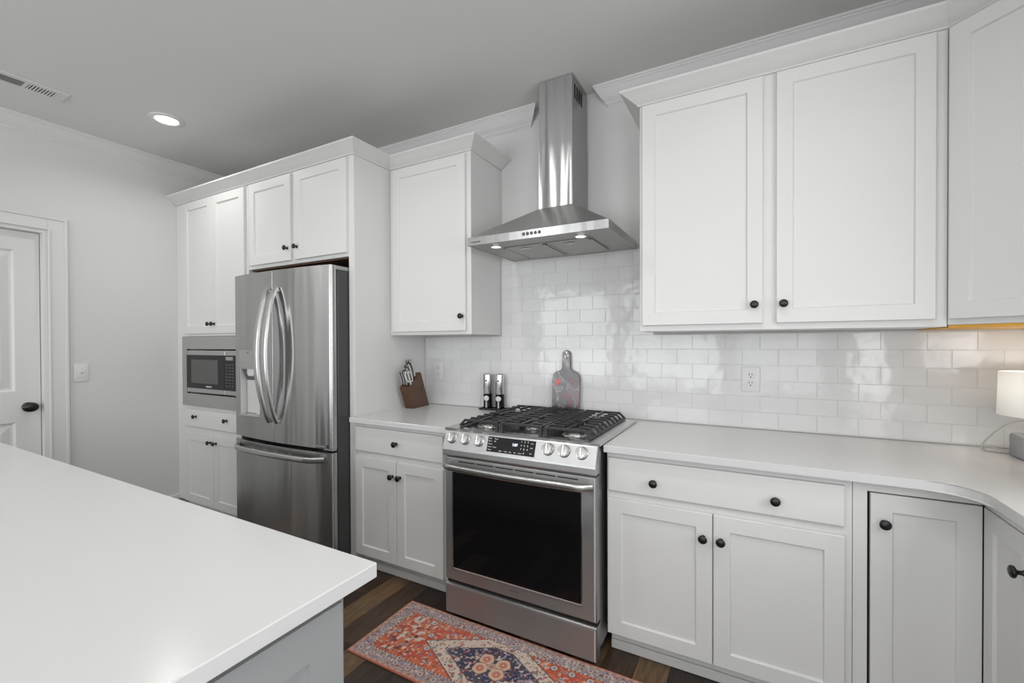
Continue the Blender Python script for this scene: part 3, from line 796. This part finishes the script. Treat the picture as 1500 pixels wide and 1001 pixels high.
bm = bmesh.new(); rings_panel(bm, .001, RW-.001, .022, .168, -.657, [(0, 0), (0, .042), (.004, .050), (.010, .052)])
link('storage_drawer', bm, 'steeldark', rg)
bm = bmesh.new(); box(bm, .004, RW-.004, -.690, -.656, .169, .185); link('door_gap', bm, 'dark', rg)
bm = bmesh.new(); box(bm, RW-.012, RW-.002, -.656, -.10, .06, .90, .001); link('side_panel', bm, 'steeldark', rg)

# ------------------------------------------------------------------ hood
hd = thing('range_hood', 'stainless steel chimney range hood with pyramid canopy above the range', 'range hood', (0, 0, 1.86))
HX0, HX1, HY0, HY1 = 0., .765, -.500, .0355
z0, z1, zc = 0., .043, .232
cx0, cx1, cy0 = .278, .482, -.205
bm = bmesh.new()
A = [bm.verts.new(v) for v in ((HX0+.004, HY0+.004, z1), (HX1-.004, HY0+.004, z1), (HX1-.004, HY1, z1), (HX0+.004, HY1, z1))]
Bq = [bm.verts.new(v) for v in ((cx0, cy0, zc), (cx1, cy0, zc), (cx1, HY1, zc), (cx0, HY1, zc))]
for i in range(4): bm.faces.new((A[i], A[(i+1) % 4], Bq[(i+1) % 4], Bq[i]))
bm.faces.new(Bq); bm.faces.new(A)
link('canopy', bm, 'steelcanopy', hd)
bm = bmesh.new(); t_ = .002
box(bm, HX0, HX1, HY0, HY0+.004, z0, z1-.0002, .001); box(bm, HX0, HX0+.004, HY0+.004, HY1, z0, z1-.0002); box(bm, HX1-.004, HX1, HY0+.004, HY1, z0, z1-.0002)
rim = link('rim', bm, 'steel', hd)
bm = bmesh.new(); box(bm, HX0+.0045, HX1-.0045, HY0+.0045, HY1, .004, .012); und = link('underside', bm, 'filter', hd)
for xa, xb in ((.135, .378), (.388, .631)):
    bm = bmesh.new(); box(bm, xa, xb, -.355, -.045, -.001, .0035, .001)
    for e_ in ((xa, xa+.012, -.355, -.045), (xb-.012, xb, -.355, -.045), (xa, xb, -.355, -.343), (xa, xb, -.057, -.045)): box(bm, *e_, -.004, .0, .001)
    fl = link('filter', bm, 'filter', hd)
    bm = bmesh.new(); box(bm, (xa+xb)/2-.03, (xa+xb)/2+.03, -.335, -.315, -.008, -.0045, .002); link('latch', bm, 'steelsmooth', fl)
for lx in (.123, .600):
    bm = bmesh.new(); lathe(bm, [(.030, .003), (.030, -.001), (.024, -.002), (.024, .003)], 24, c=(lx, -.41, 0)); lp = link('lamp_ring', bm, 'chrome', hd, True)
    bm = bmesh.new(); lathe(bm, [(0, -.0008), (.0235, -.0008), (.0235, .003)], 24, c=(lx, -.41, 0)); link('lamp_lens', bm, 'hoodglow', lp)
for i in range(5):
    bm = bmesh.new(); lathe(bm, [(0, -.003), (.006, -.003), (.0065, 0), (.009, 0), (.009, .001)], 16, 'y', (.335+i*.0215, HY0-.0008, .024)); link('button', bm, 'printdark', hd, True)
text('lettering', 'STREAMLINE', .0105, (.022, HY0-.0006, .016), rim, 'printdark', bold=.0003)
bm = bmesh.new()
box(bm, cx0+.001, cx1-.001, cy0+.001, HY1, zc+.0005, .610, .0008); link('lower_chimney', bm, 'steelhood', hd)
bm = bmesh.new(); box(bm, cx0+.004, cx1-.004, cy0+.004, HY1, .6105, ZC-1.86-.006, .0006)
uc = link('upper_chimney', bm, 'steelhood', hd)
bm = bmesh.new()
for i in range(4): box(bm, cx1-.0045, cx1-.0032, -.17+i*.035, -.15+i*.035, .82, .895)
link('vent_slot', bm, 'dark', uc)

# ------------------------------------------------------------------ ceiling fittings
def can(x_, y_, label, pw=6, first=[None]):
    t_ = thing('ceiling_light', label, 'recessed light', (x_, y_, ZC), group=None)
    if first[0] is None:
        bm = bmesh.new(); lathe(bm, [(.062, -.0005), (.095, -.0005), (.093, -.005), (.068, -.009), (.062, -.004)], 40)
        a_ = link('trim_ring', bm, 'plastic', t_, True)
        bm = bmesh.new(); lathe(bm, [(0, -.003), (.061, -.003), (.061, -.0005)], 40); b_ = link('lens', bm, 'ledglow', t_)
        first[0] = (a_, b_)
    else:
        for q in first[0]:
            c_ = q.copy(); COL.objects.link(c_); c_.parent = t_
    l = bpy.data.lights.new('downlight', 'AREA'); l.shape = 'DISK'; l.size = .12; l.energy = pw; l.color = (1, .97, .93); l.spread = 2.6
    o = bpy.data.objects.new('downlight', l); COL.objects.link(o); o.location = (x_, y_, ZC-.010); return t_
CANS = [(-2.0, -1.0, 'round recessed ceiling light glowing above the pantry cabinet', 6),
        (-.12, -1.36, 'added out-of-view recessed fill light over the aisle near the refrigerator', 10), (1.25, -1.36, 'added out-of-view recessed fill light over the aisle in front of the range', 5), (2.0, -1.9, 'round recessed ceiling light over the right counter run', 6),  # both aisle lights are unseen, added to brighten the base cabinets and floor
        (-2.55, -2.9, 'round recessed ceiling light over the left end of the island', 9), (-.75, -2.9, 'round recessed ceiling light over the middle of the island', 2), (1.5, -3.3, 'round recessed ceiling light behind the camera side of the room', 8),
        (-.5, -4.7, 'round recessed ceiling light near the middle rear window', 8), (1.7, -4.7, 'round recessed ceiling light near the right rear window', 8)]
for c_ in CANS: can(*c_)
vt = thing('ceiling_vent', 'long white louvred air register on the ceiling in the upper left', 'vent', (-2.235, -1.66, ZC))
bm = bmesh.new(); VW, VL = .075, .245; iw, il = .042, .205
for a in ((-VW, -iw, -VL, VL), (iw, VW, -VL, VL), (-iw, iw, -VL, -il), (-iw, iw, il, VL), (-iw, iw, .075, .090)): box(bm, a[0], a[1], a[2], a[3], -.007, -.0005)
bmesh.ops.remove_doubles(bm, verts=bm.verts, dist=1e-5); link('frame', bm, 'trim', vt)
link('duct', B(-iw, iw, -il, il, -.0006, -.0002), 'dark', vt)
for i in range(9):
    y_ = .098+i*.0128
    bm = bmesh.new(); box(bm, -iw, iw, y_-.0035, y_+.0025, -.0065, -.001); link('slat', bm, 'trim', vt)
for i in range(5):
    x_ = -iw+.010+i*.0165
    bm = bmesh.new(); box(bm, x_-.002, x_+.002, -il, .074, -.0065, -.001); link('slat', bm, 'greyplastic', vt)

# ------------------------------------------------------------------ outlets
def outlet(x_, z_, label):
    o = thing('wall_outlet', label, 'outlet', (x_, .0380, z_))
    bm = bmesh.new(); box(bm, -.040, .040, -.006, 0, -.062, .062, .0025, seg=2); link('cover_plate', bm, 'plastic', o, True)
    for dz in (-.020, .020):
        bm = bmesh.new(); lathe(bm, [(0, -.0085), (.0165, -.0085), (.0175, -.006)], 24, 'y', (0, 0, dz))
        r_ = link('socket', bm, 'plastic', o, True)
        bm = bmesh.new(); box(bm, -.0078, -.0052, -.0090, -.0084, dz-.001, dz+.009); box(bm, .0052, .0078, -.0090, -.0084, dz+.0, dz+.008)
        lathe(bm, [(0, -.0090), (.003, -.0090), (.003, -.0084)], 12, 'y', (0, 0, dz-.009)); link('slot', bm, 'dark', r_)
    return o
outlet(1.3225, 1.160, 'white double outlet on the tile right of the paddle board')
outlet(-.615, 1.152, 'white double outlet on the tile behind the knife block')

# ------------------------------------------------------------------ counter things
# knife block
KB = Vector((-.630, -.208, .9145)); sv = Vector((-.14, .990, 0)).normalized(); fv = Vector((-.990, -.14, 0)).normalized()
kb = thing('knife_block', 'slanted walnut knife block on the left counter near the fridge panel', 'knife block', KB)
def kp(a, b_, z_): return sv*a+fv*b_+Vector((0, 0, z_))
W_ = .066; lean = .44
side = [(0, 0), (.190, 0), (.190-.235*lean, .235), (-.135*lean-.008, .145)]
bm = bmesh.new(); a = [bm.verts.new(kp(s_, 0, z_)) for s_, z_ in side]; b_ = [bm.verts.new(kp(s_, W_, z_)) for s_, z_ in side]
bm.faces.new(a); bm.faces.new(b_)
for i in range(4): bm.faces.new((a[i], a[(i+1) % 4], b_[(i+1) % 4], b_[i]))
bmesh.ops.bevel(bm, geom=list(bm.edges), offset=.0015, segments=1, affect='EDGES')
link('block', bm, 'walnut', kb)
tf = Vector((side[3][0], side[3][1])); tb = Vector((side[2][0], side[2][1]))
ax = (kp(-lean, 0, 1)).normalized()     # knives lean with the block
nrm2 = Vector((tb-tf)).normalized()
def top_pt(t, w_): q = tf+(tb-tf)*t; return KB+kp(q.x, w_, q.y)
bm = bmesh.new()
for t, w_ in [(t_, w2) for t_ in (.12, .3, .48, .66) for w2 in (.015, .033, .051)]:
    c_ = top_pt(t, w_)-KB; d_ = (top_pt(t+.06, w_)-KB-c_); s2 = fv*.002
    up_ = ax*.0012
    vs = [bm.verts.new(c_+q+up_) for q in (-d_-s2, -d_+s2, d_+s2, d_-s2)]; bm.faces.new(vs)
link('slot', bm, 'dark', kb)
kn = 0
klabels = ['small steel-handled steak knife at the front of the knife block', 'steel-handled carving knife at the back of the knife block']
def knife(t, w_, ln, r_, label, grp):
    base = top_pt(t, w_)+ax*.010
    k_ = thing('kitchen_knife', label, 'knife', base, group=grp)
    bm = bmesh.new(); pts = [ax*(ln*i/8) for i in range(9)]
    pts = [p_+(sv*(.006*math.sin(PI*i/8))) for i, p_ in enumerate(pts)]
    tube(bm, pts, 0, 12, flat=(r_*1.5, r_*.8), upv=tuple(fv)); link('handle', bm, 'steelsmooth', k_, True)
    bm = bmesh.new(); tube(bm, [ax*-.03, ax*.002], 0, 8, flat=(r_*1.2, .0009), upv=tuple(fv)); link('blade', bm, 'chrome', k_)
random.seed(3)
for t in (.12, .30):
    for w_ in (.015, .033, .051): knife(t, w_, .085+.01*random.random(), .0065, 'short steel-handled knife in the front rows of the walnut block', 'steak knives in the front rows of the block')
for t, ln in ((.48, .10), (.66, .115)):
    for w_ in (.018, .048) if t < .6 else (.015, .033, .051): knife(t, w_, ln, .0085, 'long steel-handled knife in the back rows of the walnut block', 'large knives in the back rows of the block')
# shears, handles as two loops
base = top_pt(.2, .004)+Vector((.006, -.004, .01))
sc_ = thing('kitchen_shears', 'white-handled kitchen shears at the near side of the knife block', 'scissors', base)
for sgn in (-1, 1):
    bm = bmesh.new(); pts = []
    for i in range(25):
        a_ = 2*PI*i/24; pts.append(ax*(.045+.036*math.cos(a_))+sv*(sgn*.018+.018*math.sin(a_)))
    tube(bm, pts, .0042, 8, cap=False); link('finger_loop', bm, 'palegrey', sc_, True)
bm = bmesh.new(); tube(bm, [ax*-.012, ax*.012], 0, 8, flat=(.008, .002), upv=tuple(fv)); link('blades', bm, 'chrome', sc_)

# mills on a tray
tr = bmesh.new(); box(tr, -.233, -.030, -.040, .034, .9145, .9225, .003, seg=2)
box(tr, -.230, -.033, -.037, -.033, .9225, .9262); box(tr, -.230, -.033, .027, .031, .9225, .9262); box(tr, -.230, -.226, -.033, .027, .9225, .9262); box(tr, -.037, -.033, -.033, .027, .9225, .9262)
tag(link('mill_tray', tr, 'enamel'), 'low black tray under the two pepper mills beside the range', 'tray')
for mx_, lab in ((-.185, 'steel and black electric mill, left of the two on the tray'), (-.094, 'steel and black electric mill, right of the two and nearer the range')):
    m_ = thing('pepper_mill', lab, 'pepper mill', (mx_, -.003, .9227), group='pepper mills on the tray')
    bm = bmesh.new(); lathe(bm, [(0, 0), (.0275, 0), (.0285, .004), (.0285, .094), (0, .094)], 36); ba = link('base', bm, 'glass', m_, True)
    bm = bmesh.new(); lathe(bm, [(.0283, .0945), (.0290, .096), (.0290, .215), (.0275, .221), (0, .221)], 36); up_ = link('steel_sleeve', bm, 'steelsmooth', m_, True)
    bm = bmesh.new(); lathe(bm, [(0, .2225), (.020, .2225), (.022, .2212)], 24); link('cap', bm, 'black', m_, True)
    dv = (CAMLOC-Vector((mx_, 0, 1))); dv.z = 0; dv.normalize(); dv = Vector((dv.x-.35, dv.y, 0)).normalized(); ang = math.atan2(dv.x, -dv.y)
    bm = bmesh.new(); lathe(bm, [(0, -.0325), (.005, -.0325), (.006, -.028)], 16, 'y', (0, 0, .180)); o = link('button', bm, 'black', m_, True); o.rotation_euler = (0, 0, ang)
    bm = bmesh.new(); lathe(bm, [(0, -.034), (.013, -.034), (.017, -.032), (.0175, -.022)], 28, 'y', (0, 0, .066)); o = link('medallion', bm, 'palegrey', m_, True); o.rotation_euler = (0, 0, ang)
    bm = bmesh.new(); box(bm, -.0055, .0055, -.0300, -.0265, .006, .046, .001); o = link('badge_stem', bm, 'greyplastic', m_); o.rotation_euler = (0, 0, ang)
# paddle board
pb = thing('paddle_board', 'marbled pink and grey resin serving paddle leaning on the tile behind the range', 'serving board', (.353, .004, .9155))
outl = []
hw, hb, hn, ht = .086, .262, .0245, .385
outl += [(-hw+.012, 0), (hw-.012, 0)]
for i in range(6): a_ = -PI/2+i*PI/2/5; outl.append((hw-.012+.012*math.cos(a_), .012+.012*math.sin(a_)))
for i in range(8): a_ = i*PI/2/7; outl.append((hw-.045+.045*math.cos(a_), hb-.045+.045*math.sin(a_)))
outl += [(hn+.006, hb+.006), (hn, hb+.020)]
for i in range(11): a_ = i*PI/10; outl.append((hn*math.cos(a_)*1.02, ht-hn+hn*math.sin(a_)))
outl += [(-hn, hb+.020), (-hn-.006, hb+.006)]
for i in range(8): a_ = PI/2+i*PI/2/7; outl.append((-hw+.045+.045*math.cos(a_), hb-.045+.045*math.sin(a_)))
for i in range(6): a_ = PI+i*PI/2/5; outl.append((-hw+.012+.012*math.cos(a_), .012+.012*math.sin(a_)))
o2 = [outl[0]]
for q in outl[1:]:
    if (Vector(q)-Vector(o2[-1])).length > 1e-4: o2.append(q)
if (Vector(o2[0])-Vector(o2[-1])).length < 1e-4: o2.pop()
bm = bmesh.new(); prism(bm, o2, -.007, .007, axis='y', bev=.0015); link('board', bm, 'swirl', pb)
bm = bmesh.new(); pts = [(.012*math.cos(2*PI*i/24), -.0085, ht-.032+.017*math.sin(2*PI*i/24)) for i in range(25)]
tube(bm, pts, .0026, 8, cap=False, upv=(0, 1, 0)); link('hanging_ring', bm, 'chrome', pb, True)
bm = bmesh.new(); prism(bm, [(-.070, .176), (-.060, .172), (-.045, .190), (-.025, .196), (-.028, .205), (-.045, .207), (-.055, .212), (-.064, .200)], -.0078, -.0068, axis='y'); link('red_patch', bm, 'red', pb)
pb.rotation_euler = (-.060, 0, 0)
# lamp
lm = thing('table_lamp', 'small table lamp with white drum shade and grey concrete block base', 'lamp', (2.257, -.150, .9145))
bm = bmesh.new(); box(bm, -.078, .078, -.055, .055, 0, .088, .012, seg=2); bsl = link('base', bm, 'concrete', lm, True)
bm = bmesh.new(); lathe(bm, [(0, .088), (.016, .088), (.016, .092), (.009, .096), (.009, .150), (.016, .152), (.016, .190), (0, .190)], 20); link('stem', bm, 'steelsmooth', lm, True)
bm = bmesh.new(); lathe(bm, [(.122, .157), (.118, .318), (.1165, .318), (.1205, .157), (.122, .157)], 64); link('lamp_shade', bm, 'shade', lm, True)
bm = bmesh.new(); lathe(bm, [(.012, .191), (.014, .200), (.026, .220), (.030, .236), (.026, .252), (.012, .262), (0, .264)], 24); link('bulb', bm, mat('bulb_glass', (1, 1, 1), .3, emis=((1, .97, .90), 6)), lm, True)
l = bpy.data.lights.new('bulb_light', 'POINT'); l.energy = 1.5; l.color = (1, .97, .92); l.shadow_soft_size = .03
o = bpy.data.objects.new('bulb_light', l); COL.objects.link(o); o.location = (2.257, -.150, 1.185)
bm = bmesh.new()
def bez(P_, n_=14):
    out = []
    for i in range(len(P_)-1):
        p0 = Vector(P_[max(i-1, 0)]); p1 = Vector(P_[i]); p2 = Vector(P_[i+1]); p3 = Vector(P_[min(i+2, len(P_)-1)])
        for k_ in range(n_):
            t = k_/n_; out.append(.5*((2*p1)+(-p0+p2)*t+(2*p0-5*p1+4*p2-p3)*t*t+(-p0+3*p1-3*p2+p3)*t**3))
    out.append(Vector(P_[-1])); return out
tube(bm, bez([(0, .010, .125), (-.03, .03, .140), (-.075, .07, .115), (-.115, .105, .050), (-.130, .115, .012), (-.115, .100, .005), (-.085, .085, .005), (-.06, .10, .005), (-.11, .120, .012), (-.125, .095, .005), (-.06, .075, .005), (.0, .10, .005), (.10, .12, .005)]), .0032, 8)
link('cord', bm, 'cord', lm, True)

# ------------------------------------------------------------------ island
isl = thing('island_cabinet', 'grey kitchen island base cabinet under the white slab in the foreground', 'cabinet', (0, 0, 0))
bm = bmesh.new(); IX, IY = .648, -1.874
box(bm, -1.74, IX, -2.80, IY, .10, .8845, .001); box(bm, -1.70, IX-.05, -2.74, IY-.06, 0, .10); link('body', bm, 'islandcab', isl)
ee = bpy.data.objects.new('end_panel', None)
bm = bmesh.new(); rings_panel(bm, 0, .455, .125, .862, 0, [(0, 0), (0, .016), (.002, .018), (.070, .018), (.074, .010), (.076, .0095)])
o = link('door', bm, 'islandcab', isl); o.location = (IX+.0002, -2.345, 0); o.rotation_euler = (0, 0, PI/2)
bm = bmesh.new(); rings_panel(bm, 0, .44, .125, .862, 0, [(0, 0), (0, .016), (.002, .018), (.070, .018), (.074, .010), (.076, .0095)])
o = link('door', bm, 'islandcab', isl); o.location = (IX+.0002, -2.79, 0); o.rotation_euler = (0, 0, PI/2)
it = bmesh.new(); box(it, -1.80, .690, -2.86, -1.828, .885, .9145, .002)
tag(link('island_countertop', it, 'quartz'), 'large white quartz slab on top of the grey island in the foreground', 'countertop')

# ------------------------------------------------------------------ rug
def rug():
    x0, x1, y0, y1 = -.222, .998, -1.118, -.697
    nx, ny = 560, 200
    xs = np.linspace(x0, x1, nx); ys = np.linspace(y0, y1, ny)
    X, Y = np.meshgrid(xs, ys)
    rng = np.random.RandomState(5)
    U, V = X-(x0+x1)/2, Y-(y0+y1)/2     # centred
    Lh, Wh = (x1-x0)/2, (y1-y0)/2
    AU, AV = np.abs(U), np.abs(V)
    def vn(sc, seed, sym=False):
        r_ = np.random.RandomState(seed).rand(512, 512)
        A_, B_ = (AU*sc, AV*sc) if sym else ((U+5)*sc, (V+5)*sc)
        i, j = np.floor(A_).astype(int), np.floor(B_).astype(int); fx, fy_ = A_-i, B_-j
        fx, fy_ = fx*fx*(3-2*fx), fy_*fy_*(3-2*fy_); i %= 511; j %= 511
        return (r_[i, j]*(1-fx)+r_[i+1, j]*fx)*(1-fy_)+(r_[i, j+1]*(1-fx)+r_[i+1, j+1]*fx)*fy_
    C_ = np.zeros((ny, nx, 3))
    def paint(mask, col, a=1.):
        mask = np.asarray(mask, float)[..., None]*a; C_[:] = C_*(1-mask)+np.array(col)*mask
    RED, ORG, CRM, NVY, BLU, TAU, PNK, DRK = (.50, .085, .050), (.58, .16, .070), (.62, .51, .43), (.035, .040, .085), (.20, .23, .30), (.36, .28, .27), (.55, .25, .19), (.09, .035, .04)
    ed = np.minimum(Lh-AU, Wh-AV)       # distance from the edge
    paint(np.ones_like(U), RED)
    paint(vn(34, 1) > .52, ORG, .75); paint(vn(80, 2) > .74, CRM, .7); paint(vn(100, 3) > .80, DRK, .6); paint(vn(70, 12) > .82, BLU, .8)
    # small rosettes in the field
    gu, gv = 13.0, 13.0
    du, dv_ = (U*gu+.5*(np.floor(V*gv) % 2)) % 1-.5, (V*gv) % 1-.5; rr = np.hypot(du, dv_)
    pick = vn(7, 31) > .42
    paint((rr < .24) & pick, DRK, .7); paint((rr < .18) & pick, CRM, .85); paint((rr < .09) & pick, BLU, .9)
    # corner bars (stepped motifs) near the ends
    eb = (AU > .36) & (AU < .50) & (AV < .13)
    paint(eb & (vn(60, 9) > .66), CRM, .9); paint(eb & (vn(60, 39) > .72), DRK, .8)
    # medallion: elongated hexagon
    def hexa(a, b_, cut): return (AU/a+AV/b_ < 1) & (AV < cut)
    paint(hexa(.350, .197, .150), DRK); paint(hexa(.342, .192, .147), CRM)
    band = hexa(.342, .192, .147)
    paint(band & (vn(120, 4) > .76), (.30, .07, .08), .9); paint(band & (vn(100, 5) > .80), (.10, .16, .20), .9); paint(band & (vn(75, 14) > .78), (.50, .30, .18), .7)
    paint(hexa(.240, .133, .108), (.07, .05, .04)); paint(hexa(.231, .128, .104), NVY)
    nb = hexa(.231, .128, .104)
    paint(nb & (vn(95, 6) > .74), (.34, .33, .40), .85); paint(nb & (vn(90, 7) > .79), CRM, .9); paint(nb & (vn(110, 8) > .83), (.45, .10, .07), .9)
    # flower
    for k_ in range(4):
        a_ = PI/4+k_*PI/2; r_ = np.hypot((U-.046*math.cos(a_)*1.2), (V-.040*math.sin(a_)))
        rim_ = .031+.0015*np.cos(5*np.arctan2(V-.040*math.sin(a_), U-.046*math.cos(a_)*1.2))
        paint(r_ < rim_+.003, (.12, .05, .05)); paint(r_ < rim_, (.62, .42, .30)); paint(r_ < .018, (.55, .20, .14)); paint(r_ < .009, (.40, .10, .09)); paint(r_ < .005, CRM)
    r_ = np.hypot(U, V)
    for q, c_ in ((.019, (.55, .40, .32)), (.015, DRK), (.013, (.60, .42, .32)), (.008, (.30, .04, .04)), (.004, PNK)): paint(r_ < q, c_)
    # borders
    paint(ed < .074, DRK)
    along = np.where(Lh-AU < Wh-AV, V, U)
    paint((ed > .069) & (ed < .074) & (((along*120) % 2) < 1), CRM, .8)
    paint(ed < .069, TAU); bd = ed < .069
    paint(bd & (vn(70, 10) > .55), BLU, .75); paint(bd & (vn(110, 11) > .70), CRM, .8); paint(bd & (vn(120, 15) > .76), (.35, .09, .08), .8); paint(bd & (vn(140, 16) > .8), DRK, .7)
    ph_ = ((along*15) % 1)-.5; rr = np.hypot(ph_/15, ed-.040)
    paint(rr < .015, DRK, .7); paint(rr < .0125, CRM, .85); paint(rr < .007, (.15, .20, .32)); paint(rr < .003, RED)
    paint(ed < .016, (.45, .20, .15)); paint((ed < .016) & (((along*60) % 2) < 1), (.48, .36, .30), .7); paint(ed < .006, (.48, .14, .09))
    # worn look
    fade = vn(9, 20)*.10+vn(120, 21)*.14
    C2 = C_*(1-fade[..., None])+np.array((.40, .32, .28))*fade[..., None]
    Z = np.full_like(X, .0085); Z[0, :] = Z[-1, :] = .005; Z[:, 0] = Z[:, -1] = .005
    verts = np.stack([X, Y, Z], -1).reshape(-1, 3)
    idx = np.arange(nx*ny).reshape(ny, nx)
    quads = np.stack([idx[:-1, :-1], idx[:-1, 1:], idx[1:, 1:], idx[1:, :-1]], -1).reshape(-1, 4)
    edge = np.concatenate([idx[0, :], idx[1:, -1], idx[-1, -2::-1], idx[-2:0:-1, 0]])
    n0 = len(verts); low = verts[edge].copy(); low[:, 2] = .0008
    verts = np.concatenate([verts, low]); m_ = len(edge); li = n0+np.arange(m_)
    skirt = np.stack([edge, li, np.roll(li, -1), np.roll(edge, -1)], -1)
    faces = np.concatenate([quads, skirt])
    me = bpy.data.meshes.new('rug'); me.from_pydata(verts.tolist(), [], faces.tolist())
    at = me.color_attributes.new('pattern', 'FLOAT_COLOR', 'POINT')
    col = np.ones((len(verts), 4), np.float32); col[:n0, :3] = C2.reshape(-1, 3); col[n0:, :3] = (.2, .08, .06)
    at.data.foreach_set('color', col.ravel())
    me.materials.append(M['rug']); o = bpy.data.objects.new('rug', me); COL.objects.link(o)
    return tag(o, 'red, navy and cream medallion runner rug on the dark floor in front of the range', 'rug')
rug()
